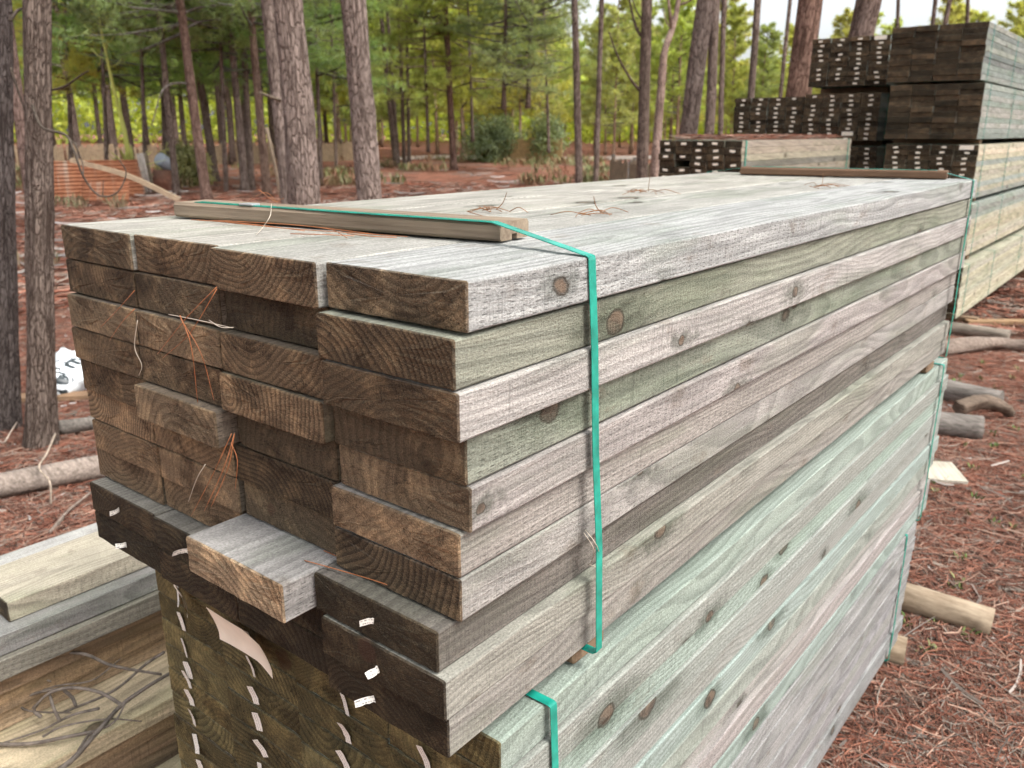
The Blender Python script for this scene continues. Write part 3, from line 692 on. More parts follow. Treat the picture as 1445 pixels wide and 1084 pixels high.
tag(obj('board_scrap', mesh('board_scrap', v, f, mats=[M['bearer']]), None, (P[0], P[1]-.12, .01), (0, 0, -.75), (1.1, 1., .95, 1)), 'weathered brown board lying in front of white sack', 'board')

# ------------------------------------------------------------------ branch lying over the left pile
def branch_thing(name, runs, m, label, cat, color=(1, 1, 1, 1), n=7, group=None):
    vf = []
    for pts, r0, r1 in runs:
        P = smooth_path(pts, 6); k = len(P); vf.append(tube_vf(P, [r0+(r1-r0)*i/(k-1) for i in range(k)], n=n, rough=.25, seed=k))
    o0 = np.array(vf[0][0][0]); V, Fs = join(vf)
    o = obj(name, mesh(name, [np.array(p)-o0 for p in V], Fs, smooth=True, mats=[M[m]]), None, o0, color=color)
    return tag(o, label, cat, group)
def bz(x, y, z): return on_plane(x, y, 2, z)
branch_thing('fallen_branch', [
    ([bz(20, 1110, .50), bz(90, 1082, .52), bz(140, 1030, .53), bz(172, 995, .53), bz(215, 965, .54), bz(262, 938, .54)], .0065, .004),
    ([bz(172, 995, .53), bz(140, 977, .56), bz(100, 971, .58), bz(70, 978, .58), bz(46, 1000, .55)], .0045, .003),
    ([bz(-30, 935, .60), bz(40, 926, .62), bz(112, 922, .62), bz(160, 940, .6), bz(228, 952, .55)], .005, .003),
    ([bz(72, 924, .62), bz(50, 940, .60), bz(45, 955, .58)], .004, .003),
    ([bz(50, 945, .60), bz(58, 956, .58), bz(72, 962, .57)], .003, .002),
    ([bz(100, 971, .58), bz(60, 976, .56), bz(35, 985, .55), bz(28, 995, .53), bz(45, 1004, .52), bz(100, 1006, .52)], .004, .002),
    ([bz(70, 980, .57), bz(76, 1000, .55), bz(84, 1017, .52)], .003, .0045), ([bz(90, 974, .57), bz(102, 985, .55), bz(107, 996, .54)], .004, .004),
    ([bz(60, 985, .57), bz(48, 1002, .54), bz(58, 1012, .52)], .003, .0045),
    ([bz(-30, 1050, .5), bz(40, 1050, .50), bz(95, 1040, .51), bz(137, 1032, .52)], .005, .004),
    ([bz(140, 1000, .53), bz(100, 1010, .52), bz(60, 1030, .5), bz(0, 1050, .5)], .004, .002),
    ([bz(-20, 1000, .53), bz(30, 985, .54), bz(80, 968, .56), bz(130, 960, .56), bz(170, 930, .58)], .003, .0015), ([bz(60, 1040, .51), bz(90, 1025, .52), bz(150, 1015, .52), bz(200, 1018, .5)], .003, .0015), ([bz(110, 1060, .5), bz(128, 1035, .52), bz(160, 1020, .53), bz(178, 990, .54)], .0035, .002),
    ([bz(232, 920, .56), bz(205, 938, .55), bz(160, 975, .54), bz(90, 1005, .52)], .004, .003)],
    'twig', 'grey leafless branch with cones lying over the loose pile', 'branch', color=(1.6, 1.55, 1.5, 1))

# ------------------------------------------------------------------ dry pine needles on the near stack
def needles(runs, label, m='needle', r=.0006, cat='pine needles'):
    return branch_thing('pine_needles', [(p, r, r*.7) for p in runs], m, label, cat, n=5, group='dry pine needles on the near stack')
def ex(x, y, px=-.02): return on_plane(x, y, 0, px)
needles([[ex(306, 405), ex(262, 450, -.03), ex(222, 500)], [ex(306, 408), ex(268, 470, -.03), ex(230, 505)], [ex(254, 445, -.03), ex(270, 490, -.035), ex(279, 568, -.02)], [ex(254, 448, -.03), ex(284, 500, -.035), ex(302, 565, -.02)]],
        'orange needle fan hanging on the sawn ends, upper left')
needles([[ex(190, 410), ex(168, 435, -.025), ex(142, 462)], [ex(190, 436), ex(172, 455, -.025), ex(155, 480)]], 'short orange needles on the leftmost column of ends')
needles([[ex(238, 444, -.025), ex(280, 452, -.03), ex(328, 463, -.02)], [ex(295, 452, -.025), ex(312, 462, -.03), ex(330, 462)]], 'pale bleached needles lying across the second column of ends', 'pale_needle')
needles([[ex(194, 452), ex(190, 490, -.02), ex(200, 515), ex(196, 530)]], 'pale curved needle in the gap right of leftmost column', 'pale_needle')
needles([[ex(331, 612, -.01), ex(316, 660, -.03), ex(288, 722, -.04)], [ex(331, 612, -.01), ex(322, 660, -.02), ex(298, 715, -.04)], [ex(327, 612), ex(300, 670, -.03), ex(270, 728, -.04)], [ex(326, 625), ex(335, 650), ex(332, 690)]],
        'orange needle bundle hanging in the gap right of second column')
needles([[ex(290, 655, -.02), ex(278, 675, -.025), ex(266, 708)]], 'single pale needle left of the hanging orange bundle', 'pale_needle')
zl = TOP-7*ROW+.001
needles([[bz(430, 791, zl+.0), bz(480, 805, zl+.004), bz(540, 823, zl+.005), bz(590, 842, zl+.002)], [bz(457, 777, zl), bz(510, 800, zl+.003), bz(560, 823, zl+.004), bz(590, 843, zl+.002)]], 'pair of orange needles on the jutting ledge board', r=.0007)
needles([[bz(383, 288, TOP+.03), bz(381, 305, TOP+.02), bz(370, 322, TOP+.004), bz(362, 331, TOP+.002)]], 'pale needle leaning against the near batten', 'pale_needle')
needles([[bz(300, 312, TOP+.002), bz(400, 322, TOP+.004), bz(500, 329, TOP+.003), bz(575, 334, TOP+.002)], [bz(300, 311, TOP+.003), bz(420, 318, TOP+.006), bz(540, 332, TOP+.002)], [bz(440, 320, TOP+.003), bz(470, 325, TOP+.005), bz(490, 336, TOP+.002)], [bz(490, 330, TOP+.002), bz(530, 334, TOP+.004), bz(560, 335, TOP+.002)], [bz(270, 310, TOP+.003), bz(350, 316, TOP+.004), bz(430, 326, TOP+.003)], [bz(410, 330, TOP+.002), bz(450, 331, TOP+.004), bz(500, 333, TOP+.002)]], 'red needles lying tucked under the near batten', r=.0007)
needles([[bz(352, 283, TOP+.03), bz(375, 272, TOP+.05), bz(392, 287, TOP+.03)], [bz(365, 268, TOP+.06), bz(388, 284, TOP+.035), bz(400, 280, TOP+.04)]], 'curved needle standing up behind the near batten')
zz = TOP+.002
def sprig(x, y, s, label, sd):
    q = random.Random(sd); c = bz(x, y, TOP+.005); runs = []
    for i in range(8):
        a = q.uniform(0, 6.28); l = s*q.uniform(.4, 1.); d = np.array([math.cos(a), math.sin(a), 0])*l; sd_ = np.array([-d[1], d[0], 0])*q.uniform(-.3, .3)
        o_ = np.array([q.uniform(-.035, .035), q.uniform(-.035, .035), 0])
        runs.append([c+o_+np.array([0, 0, -.002]), c+o_+d*.5+sd_+np.array([0, 0, q.uniform(0, .005)]), c+o_+d+np.array([0, 0, -.003])])
    for i in range(1):
        a = q.uniform(0, 6.28); runs.append([c, c+np.array([math.cos(a)*.012, math.sin(a)*.012, .012]), c+np.array([math.cos(a)*.016, math.sin(a)*.02, .035*q.uniform(.5, 1)])])
    o = needles(runs, label, 'needle', .0008, 'pine needles'); o.color = (.6, .75, .8, 1); return o
sprig(700, 296, .09, 'brown needle sprig on top of the pack behind batten end', 1)
sprig(848, 300, .055, 'small brown needle sprig on the pack top right of strap', 2)
sprig(915, 270, .08, 'needle tuft standing on the pack top, second from the far batten', 3)
sprig(1160, 262, .10, 'needle tuft on the pack top just before far batten', 4)
needles([[on_plane(826, 748, 1, .01), on_plane(842, 770, 1, -.01), on_plane(852, 800, 1, .02)], [on_plane(824, 752, 1, .01), on_plane(838, 776, 1, -.008), on_plane(833, 798, 1, .022)], [on_plane(830, 796, 1, .02), on_plane(842, 800, 1, .008), on_plane(850, 792, 1, .018)]], 'wispy pale needles caught behind the strap on the long side', 'pale_needle')

# red needles on the low separate pack's top
def litter(name, gen, n, seed, ln=(.09, .19), wd=.0011, tones=None, zr=.02, tilt=.25, label=None, cat='pine needles', zf=None):
    rs = np.random.RandomState(seed); P = gen(rs, n); n = len(P)
    a = rs.uniform(0, 2*math.pi, n); L = rs.uniform(*ln, n); cu = rs.uniform(-.9, .9, n); W = wd*rs.uniform(.7, 1.5, n)
    z0 = rs.uniform(0, zr, n)**1.0; tl = rs.uniform(-tilt, tilt, n)
    V = np.zeros((n, 4, 2, 3), np.float32)
    for i in range(4):
        s = i/3-.5; an = a+cu*s
        cx = P[:, 0]+np.cos(an)*L*s; cy = P[:, 1]+np.sin(an)*L*s
        cz = P[:, 2]+z0+np.abs(tl*L*s)*.6+.002
        w = W*(1-.55*abs(s)*2*.6)
        for k, sg in ((0, -1), (1, 1)):
            V[:, i, k, 0] = cx-np.sin(an)*w*sg; V[:, i, k, 1] = cy+np.cos(an)*w*sg; V[:, i, k, 2] = cz+rs.uniform(-1, 1, n)*0+sg*w*.6
    base = (np.arange(n)*8)[:, None]
    Fs = np.concatenate([base+np.array([[2*i, 2*i+2, 2*i+3, 2*i+1]]) for i in range(3)], 0)
    tn = np.array(tones)[rs.choice(len(tones), n)]*rs.uniform(.6, 1.35, (n, 1))
    col = np.ones((n, 8, 4), np.float32); col[:, :, :3] = tn[:, None, :]
    return tag(obj(name, mesh(name, V.reshape(-1, 3), Fs, mats=[M['needle_litter']], col=col.reshape(-1, 4))), label, cat, kind='stuff')
NT = [(.235, .088, .055), (.285, .125, .08), (.18, .07, .046), (.25, .118, .082), (.135, .068, .05), (.32, .205, .15), (.235, .2, .165), (.075, .046, .034)]
def in_stack(P): return ((P[:, 0] > -.0) & (P[:, 0] < 2.33) & (P[:, 1] > .05) & (P[:, 1] < .86)) | ((P[:, 0] > -.5) & (P[:, 0] < 1.8) & (P[:, 1] > 1.12) & (P[:, 1] < 1.72))
def polar(x0, x1, d0, d1, pw=1.):
    a0 = math.atan2(*(ray(x0, 188)[:2][::-1])); a1 = math.atan2(*(ray(x1, 188)[:2][::-1]))
    def g(rs, n):
        d = d0*(d1/d0)**rs.uniform(0, 1, n)**pw; a = rs.uniform(a1, a0, n)
        x = CAM[0]+d*np.cos(a); y = CAM[1]+d*np.sin(a)
        P = np.stack([x, y, np.zeros(n)], 1); P = P[~in_stack(P)]
        for i in range(len(P)): P[i, 2] = ground_z(P[i, 0], P[i, 1])
        return P
    return g
litter('needle_carpet', polar(1100, 2000, 1.9, 10), 76000, 1, tones=NT, label='red brown pine needle carpet right of the near stack', wd=.0013)
litter('needle_carpet', polar(-160, 330, 3.2, 12), 46000, 2, tones=NT, label='red brown pine needle carpet left of the near stack', wd=.0014)
litter('needle_carpet', polar(-200, 1000, 10, 30), 26000, 3, ln=(.2, .45), wd=.007, zr=.05, tones=[tuple(1.35*q for q in t_) for t_ in NT], label='far red needle carpet under the pines')  # tones brightened to stand in for stronger light on the clearing
litter('needle_carpet', polar(1280, 2000, 9, 28), 16000, 9, ln=(.18, .4), wd=.006, zr=.05, tones=NT, label='needle carpet beside and beyond the tall right-hand stack')
litter('bark_chips', polar(1150, 2000, 2.3, 9), 1300, 4, ln=(.015, .07), wd=.006, tones=[(.30, .24, .19), (.20, .16, .13), (.36, .33, .30), (.09, .07, .055)], label='bark chips and wood flakes on the right-hand ground', cat='bark chips')
litter('bark_chips', polar(-160, 330, 3.5, 11), 700, 5, ln=(.02, .08), wd=.007, tones=[(.30, .26, .22), (.22, .18, .15), (.38, .36, .34), (.09, .07, .055)], label='bark chips and wood flakes on the left-hand ground', cat='bark chips')
litter('stick_litter', polar(-160, 1000, 12, 40), 500, 6, ln=(.3, 1.3), wd=.018, tones=[(.30, .26, .23), (.20, .17, .15), (.36, .33, .31)], zr=.08, label='grey sticks scattered on the ground under the far pines', cat='sticks')
litter('stick_litter', polar(1150, 2000, 2.3, 9), 170, 8, ln=(.1, .35), wd=.004, tones=[(.28, .24, .21), (.16, .13, .11)], zr=.03, label='thin grey sticks among the right-hand needles', cat='sticks')
def c_top(rs, n): return np.stack([rs.uniform(CX+.1, CX+2.2, n), rs.uniform(CY+.04, CY+.66, n), np.full(n, 1.776)], 1)
litter('needle_heap', c_top, 2600, 7, tones=NT, zr=.035, label='red needles heaped on the low separate pack', wd=.0018)

# small weeds
def weeds(name, gen, n, seed, h, label, tones, w=.006, blades=9):
    rs = np.random.RandomState(seed); P = gen(rs, n); n = len(P); N = n*blades
    B = np.repeat(P, blades, 0); a = rs.uniform(0, 6.28, N); hh = h*rs.uniform(.4, 1.1, N); sp = rs.uniform(.2, .9, N)
    B = B + np.stack([rs.normal(0, h*.25, N), rs.normal(0, h*.25, N), np.zeros(N)], 1)
    d = np.stack([np.cos(a), np.sin(a), np.zeros(N)], 1); sd = np.stack([-np.sin(a), np.cos(a), np.zeros(N)], 1)
    V = np.zeros((N, 4, 3), np.float32); mid = B+d*(hh*sp*.5)[:, None]; mid[:, 2] += hh*.6
    tip = B+d*(hh*sp)[:, None]; tip[:, 2] += hh*rs.uniform(.55, 1., N)
    ww = (w*rs.uniform(.6, 1.4, N))[:, None]
    V[:, 0] = B; V[:, 1] = mid-sd*ww; V[:, 2] = tip; V[:, 3] = mid+sd*ww
    tn = np.array(tones)[np.repeat(rs.choice(len(tones), n), blades)]*rs.uniform(.7, 1.3, (N, 1))
    col = np.ones((N, 4, 4), np.float32); col[:, :, :3] = tn[:, None]
    return tag(obj(name, mesh(name, V.reshape(-1, 3), np.arange(N*4).reshape(-1, 4), mats=[M['needle_litter']], col=col.reshape(-1, 4))), label, 'weeds', kind='stuff')
weeds('weeds', polar(1290, 1560, 3.0, 9), 70, 11, .05, 'small green weeds sprouting through needles at right', [(.11, .17, .05), (.16, .21, .07), (.2, .2, .09)])
def clumpy(x0, x1, d0, d1, th):
    g0 = polar(x0, x1, d0, d1)
    def g(rs, n):
        P = g0(rs, n); k = np.array([mnoise.noise(Vector((p[0]*.22, p[1]*.22, 9))) for p in P]); return P[k > th]
    return g
weeds('undergrowth', clumpy(-200, 1000, 28, 47, .12), 1500, 12, .5, 'low green and russet bracken under the far pines', [(.19, .21, .085), (.26, .19, .10), (.15, .17, .08), (.30, .19, .11), (.24, .23, .12), (.28, .15, .09)], w=.022, blades=16)
weeds('undergrowth', clumpy(-200, 420, 13, 24, .2), 260, 13, .4, 'sparse grey green tufts on the left clearing', [(.16, .17, .09), (.2, .15, .09)], w=.014, blades=14)

# ------------------------------------------------------------------ trees
def crown_mesh(name, seed, base, top, spread, ntuft, nl, nw, per, m, droop=.0, cone=.6, whorl=.55):
    """branches in whorls with tufts of needles along their outer part; each needle a thin blade"""
    rs = np.random.RandomState(seed); nb = max(12, int((top-base)/whorl*5)); C_, D_ = [], []; bv = []
    per_b = max(3, ntuft//nb)
    for b in range(nb):
        h = base + (top-base)*(b+rs.uniform(0, 1))/nb; fr = (h-base)/(top-base)
        ln = spread*((1-fr)**cone*.9+.12)*rs.uniform(.55, 1.15)
        a = rs.uniform(0, 6.28); up = rs.uniform(-.05, .35)+fr*.3-droop
        d = np.array([math.cos(a), math.sin(a), up])
        bv.append(tube_vf([(0, 0, h), tuple(np.array([0, 0, h])+d*ln*.5+np.array([0, 0, -.03*ln])), tuple(np.array([0, 0, h])+d*ln*.95)], [.02+.012*ln, .015+.006*ln, .004], n=4, cap=False))
        t = rs.uniform(.22, 1.02, per_b)**.8
        sub = rs.normal(0, 1, (per_b, 3))*np.array([.16, .16, .10])*ln*(1.15-t)[:, None].clip(.25) 
        C_.append(np.array([0, 0, h])+d*ln*t[:, None]+sub); D_.append(np.repeat((d+np.array([0, 0, .35]))[None], per_b, 0)+rs.normal(0, .45, (per_b, 3)))
    Cc = np.concatenate(C_); Dd = np.concatenate(D_); Dd /= np.linalg.norm(Dd, axis=1, keepdims=True); n = len(Cc); N = n*per
    c = np.repeat(Cc, per, 0); d = np.repeat(Dd, per, 0)*.6+rs.normal(0, .6, (N, 3)); d /= np.linalg.norm(d, axis=1, keepdims=True)
    s = np.cross(d, rs.normal(0, 1, (N, 3))); s /= np.linalg.norm(s, axis=1, keepdims=True)
    L = nl*rs.uniform(.6, 1.25, (N, 1)); V = np.zeros((N, 3, 3), np.float32)
    V[:, 0] = c-s*nw; V[:, 1] = c+s*nw; V[:, 2] = c+d*L
    V[:, 2, 2] -= (L[:, 0]**2)*.25
    Vb, Fb = join(bv)
    verts = np.concatenate([V.reshape(-1, 3), np.array([tuple(q) for q in Vb], np.float32)])
    fq = [[f[0]+3*N, f[1]+3*N, f[2]+3*N] for f in Fb]+[[f[0]+3*N, f[2]+3*N, f[3]+3*N] for f in Fb]
    faces = np.concatenate([np.arange(3*N).reshape(-1, 3), np.array(fq)])
    fm = np.concatenate([np.zeros(N), np.ones(len(fq))])
    return mesh(name, verts, faces, mats=[m, M['bark_far']], fm=fm)
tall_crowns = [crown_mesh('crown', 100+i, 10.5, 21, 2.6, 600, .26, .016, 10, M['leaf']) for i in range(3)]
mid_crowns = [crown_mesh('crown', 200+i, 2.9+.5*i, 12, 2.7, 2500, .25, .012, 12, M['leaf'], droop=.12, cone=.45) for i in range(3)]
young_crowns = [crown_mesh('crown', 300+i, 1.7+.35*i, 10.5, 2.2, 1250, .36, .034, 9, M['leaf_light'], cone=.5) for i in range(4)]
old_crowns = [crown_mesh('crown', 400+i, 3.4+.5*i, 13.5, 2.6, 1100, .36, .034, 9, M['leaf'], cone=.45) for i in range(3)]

def trunk_mesh(seed, H, r, bend=.0, n=14, seg=24, rough=.1, path=None, flare=.35, m='bark'):
    pts, rad = [], []
    for i in range(seg+1):
        f = (i/seg)**1.25; z = H*f
        q = Vector((f*4+seed*3.1, seed, 0)); dx = bend*f*f*H + .06*r/.15*mnoise.noise(q)*min(1, f*6); dy = .06*r/.15*mnoise.noise(q+Vector((0, 9, 0)))*min(1, f*6)
        if path: dx, dy = path(z)
        pts.append((dx, dy, z-.06)); rad.append(r*(1-.8*f**.9)*(1+flare*math.exp(-z/.22))+.004)
    v, f = tube_vf(pts, rad, n=n, rough=rough, seed=seed, freq=3.)
    return mesh('trunk', v, f, smooth=True, mats=[M[m]])
def tree_at(px0, py0, px1, d, diam, label, H=21., crown=None, color=(1, 1, 1, 1), group='pines standing among the packs', base=None, n=14, seg=24, py1=0, ccol=(1, 1, 1, 1), rough=.1, cat='pine tree', m='bark', name='pine_tree', seed=None, rz=0.):
    """trunk seen at (px0, py0) low and (px1, py1) high, standing d metres off"""
    A = at_dist(px0, py0, d) if base is None else base; B = at_dist(px1, py1, d if base is None else math.hypot(base[0]-CAM[0], base[1]-CAM[1]))
    ax = (B-A)/(B[2]-A[2]); gz = 0.
    for _ in range(3): g0 = A+ax*(gz-A[2]); gz = ground_z(g0[0], g0[1])
    e = bpy.data.objects.new(name, None); coll.objects.link(e); e.location = g0
    q = Vector(ax).normalized(); e.rotation_euler = q.to_track_quat('Z', 'Y').to_euler(); e.empty_display_size = .3
    tag(e, label, cat, group)
    sd = seed if seed is not None else px0*.37+d
    obj('trunk', trunk_mesh(sd, H, diam/2, n=n, seg=seg, rough=rough, m=m), e, color=color)
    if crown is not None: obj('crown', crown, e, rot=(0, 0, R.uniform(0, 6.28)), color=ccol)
    return e
def limb(e, runs, name='branch', color=(1, 1, 1, 1), m='bark', joined=False):
    """bare branches of tree e, given in world points; a forked one is joined"""
    bpy.context.view_layer.update(); inv = e.matrix_world.inverted(); vf = []
    for pts, r0, r1 in runs:
        P = smooth_path(pts, 6); k = len(P); vf.append(tube_vf([inv @ Vector(p) for p in P], [r0+(r1-r0)*i/(k-1) for i in range(k)], n=6, rough=.2, seed=3))
    for part in ([join(vf)] if joined else vf): obj(name, mesh(name, part[0], part[1], smooth=True, mats=[M[m]]), e, color=color)
TC = tall_crowns
near_col = (.72, .64, .58, 1)
t1 = tree_at(8, 560, -4, 5.6, .15, 'leftmost near pine trunk, cut by the left edge of the view', crown=TC[0], n=40, seg=160, rough=.22, color=(.52, .5, .5, 1), base=gp(6, 606, 0), H=17, m='bark_near')
t2 = tree_at(60, 600, 53, 5.5, .148, 'near rough-barked pine trunk standing right beside the leftmost one', crown=TC[1], n=40, seg=160, rough=.22, color=near_col, base=gp(58, 630, 0), H=17, m='bark_near')
d2 = math.hypot(*(gp(58, 630, 0)[:2]-CAM[:2]))
def ad(x, y, d=d2): return at_dist(x, y, d)
limb(t2, [([ad(70, 128), ad(92, 122, d2-.2), ad(112, 108, d2-.4), ad(125, 100, d2-.5)], .008, .003),
          ([ad(40, 130), ad(58, 178, d2-.2), ad(92, 190, d2-.3), ad(104, 212, d2-.4), ad(118, 250, d2-.4), ad(140, 276, d2-.4), ad(165, 272, d2-.4), ad(178, 245, d2-.4), ad(168, 225, d2-.4)], .008, .003),
          ([ad(92, 190, d2-.3), ad(106, 205, d2-.3), ad(116, 230, d2-.3), ad(118, 250, d2-.4)], .005, .003), ([ad(145, 276, d2-.4), ad(146, 255, d2-.4)], .003, .002)], 'bare_branch', (.7, .65, .6, 1), 'twig')
limb(t1, [([ad(14, 30), ad(24, 16), ad(38, 10)], .012, .004), ([ad(15, 95), ad(26, 130), ad(36, 160)], .008, .004)], 'bare_branch', (.7, .65, .6, 1), 'twig')
CL = (1.12, 1.0, .94, 1)
t3 = tree_at(403, 250, 378, 12.5, .19, 'slim pine trunk close behind the thick one, left of batten', crown=TC[2], color=CL, n=24, seg=80)
t4 = tree_at(428, 288, 405, 9., .32, 'thick grey-brown pine trunk rising behind the near batten', crown=TC[0], color=CL, n=36, seg=140, rough=.16)
t5 = tree_at(522, 288, 497, 10.2, .305, 'thick pine trunk right of the other thick one, behind pack top', crown=TC[1], color=(1.2, 1.08, 1.02, 1), n=36, seg=140, rough=.16)
limb(t3, [([at_dist(395, 142, 12.4), at_dist(380, 136, 12.), at_dist(366, 131, 11.8)], .03, .018)], 'stub', (1.3, 1.2, 1.0, 1))
RD = (.98, .86, .79, 1)
spec = [  # px low, py low, px high, distance, diameter, crown, colour, label
    (557, 216, 535, 42, .27, 0, RD, 'leftmost of the four thin far trunks right of thick pine'),
    (561, 216, 545, 43, .2, 1, RD, 'second of the four thin far trunks'),
    (570, 216, 562, 41, .19, 2, RD, 'third of the four thin far trunks'),
    (577, 216, 573, 42, .18, 0, RD, 'rightmost of the four thin far trunks'),
    (640, 230, 627, 38, .31, None, (1.0, .72, .62, 1), 'reddish pine trunk left of the dark rounded shrub'),
    (817, 250, 811, 22, .19, 1, RD, 'slender dark pine trunk above the middle of pack top'),
    (841, 250, 849, 22, .14, 2, RD, 'thinner dark pine trunk just right of the slender one'),
    (906, 250, 914, 16, .215, None, (.85, .72, .64, 1), 'dark forked pine left of the pale kinked trunk'),
    (973, 182, 995, 13, .285, 0, (1., .88, .82, 1), 'broad leaning pine trunk above the low separate pack'),
    (1001, 184, 1011, 17, .205, 1, RD, 'slim leaning trunk just right of the broad leaning one'),
    (1017, 184, 1022, 20, .125, 2, RD, 'thin dark trunk third in the leaning cluster'),
    (1059, 140, 1069, 18, .15, 0, RD, 'thin straight trunk alone left of the tagged packs'),
    (1102, 132, 1115, 24, .11, None, RD, 'very thin twiggy tree beside the topmost tagged pack'),
    (1126, 132, 1144, 12.3, .36, 1, (1.05, .72, .6, 1), 'broad reddish trunk directly behind the topmost tagged pack'),
    (1216, 60, 1230, 13, .37, 2, (1.05, .85, .78, 1), 'broad trunk rising above the joint between the two tall stacks'),
    (1266, 60, 1268, 24, .10, None, RD, 'very thin trunk over the left part of tall stack'),
    (1313, 60, 1320, 24, .11, 0, RD, 'thin trunk over the middle of tall stack'),
    (1330, 50, 1340, 25, .13, 1, RD, 'thin leaning trunk right of the middle of tall stack'),
    (1364, 50, 1366, 26, .10, 2, RD, 'thinnest trunk over the right part of tall stack'),
    (287, 246, 252, 24, .26, None, (1.1, .82, .72, 1), 'leaning reddish pine trunk behind the agave stalk'),
    (299, 221, 266, 32, .29, 1, RD, 'leaning trunk just behind the leaning reddish one'),
    (246, 238, 222, 26, .18, None, RD, 'slim trunk left of the leaning reddish one'),
    (240, 232, 226, 30, .16, 2, RD, 'thin trunk farthest left of the leaning group'),
    (343, 240, 322, 27, .23, None, CL, 'pale straight trunk midway between leaning reddish and thick pines'),
    (354, 244, 338, 27.5, .2, 0, RD, 'trunk right beside the pale straight midway trunk'),
    (374, 240, 352, 25, .23, None, (1.0, .78, .66, 1), 'rusty trunk left of the slim pine behind batten'),
    (31, 180, 4, 20, .27, 1, (1.25, 1., .92, 1), 'pinkish trunk glimpsed between the two near left trunks')]
T = {}
for i, (a, b, c, d, dm, cr, co, l) in enumerate(spec):
    T[i] = tree_at(a, b, c, d, dm, l, crown=None if cr is None else TC[cr], color=co, n=16, seg=40, H=18+R.uniform(0, 4), m='bark' if d < 20 else 'bark_far')
def crown_on(e, me, ccol=(1, 1, 1, 1), z=0.): return obj('crown', me, e, (0, 0, z), (0, 0, R.uniform(0, 6.28)), ccol)
# trees whose foliage hangs into the view
for i, me, zz_, cc in ((4, mid_crowns[0], 2.6, (1.2, 1.2, .95, 1)), (7, tall_crowns[0], -.5, (1, 1, 1, 1)), (12, tall_crowns[2], -3., (1, 1, 1, 1)), (15, TC[0], -1., (1, 1, 1, 1)),
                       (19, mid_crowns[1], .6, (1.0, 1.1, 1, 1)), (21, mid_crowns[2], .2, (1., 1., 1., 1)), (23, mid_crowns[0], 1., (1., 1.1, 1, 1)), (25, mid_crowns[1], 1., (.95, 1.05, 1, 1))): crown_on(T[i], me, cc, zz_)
limb(T[7], [([at_dist(905, 130, 16), at_dist(890, 112, 15.8), at_dist(872, 80, 15.6), at_dist(859, 45, 15.5)], .03, .012), ([at_dist(908, 55, 16), at_dist(898, 40, 16), at_dist(890, 10, 16), at_dist(886, -15, 16)], .03, .015), ([at_dist(907, 30, 16), at_dist(898, 15, 16), at_dist(890, -8, 16)], .018, .01)], color=(.8, .68, .6, 1))
limb(T[19], [([at_dist(254, 22, 24), at_dist(240, 12, 23.8), at_dist(230, 8, 23.6)], .05, .02), ([at_dist(256, 20, 24), at_dist(275, 12, 24.2), at_dist(305, 8, 24)], .04, .015), ([at_dist(266, 118, 24), at_dist(245, 118, 23.5), at_dist(228, 130, 23.2), at_dist(214, 178, 23)], .03, .012), ([at_dist(262, 40, 24), at_dist(285, 30, 24.4), at_dist(312, 28, 24.3)], .03, .012)])
def kinked(z):
    return 0, 0
# pale kinked tree built from its own path
kp = [at_dist(926, 222, 20), at_dist(928, 190, 20), at_dist(934, 110, 20), at_dist(938, 72, 20), at_dist(948, 42, 20.2), at_dist(956, 8, 20.4), at_dist(962, -60, 20.6), at_dist(966, -240, 21)]
g0 = np.array([kp[0][0], kp[0][1], ground_z(kp[0][0], kp[0][1])-.05])
e = bpy.data.objects.new('pale_tree', None); coll.objects.link(e); e.location = g0
tag(e, 'pale pinkish tree with a kinked trunk left of the low separate pack', 'tree', 'pines standing among the packs')
P_ = smooth_path([g0]+kp, 8); k_ = len(P_); v, f = tube_vf([Vector(p-g0) for p in P_], [.135-.1*(i/(k_-1))**.8 for i in range(k_)], n=16, rough=.12, seed=2)
obj('trunk', mesh('trunk', v, f, smooth=True, mats=[M['bark']]), e, color=(1.75, 1.45, 1.32, 1))
for run in (([kp[4], at_dist(945, 15, 20), at_dist(940, -20, 20)], .05, .02), ([kp[4], at_dist(940, 30, 20), at_dist(935, 12, 20)], .02, .008), ([kp[5], at_dist(975, 0, 20.4), at_dist(990, -20, 20)], .03, .012)): limb(e, [run], color=(1.6, 1.35, 1.2, 1))
crown_on(e, TC[1], (1, 1, 1, 1), -1.)
log_obj('leaning_pole', [at_dist(376, 180, 23.8), at_dist(386, 225, 23.8), np.array([*at_dist(396, 260, 24)[:2], .05])], .045, .05, 'old_log', 'pale broken pole leaning beside the rusty trunk', 'pole', color=(1.6, 1.4, 1.15, 1))
for i, (a, c, d, cr) in enumerate(((712, 714, 36, 1), (745, 750, 36, 2))):
    q = tree_at(a-3, 234, c, d, .19, ['slim far pine with dark crown left of centre', 'slim far pine with rust patch right of its twin'][i], crown=mid_crowns[cr], H=14, color=RD, m='bark_far', ccol=(1.15, 1.15, 1.25, 1))
    q.children[1].location.z = 2.6

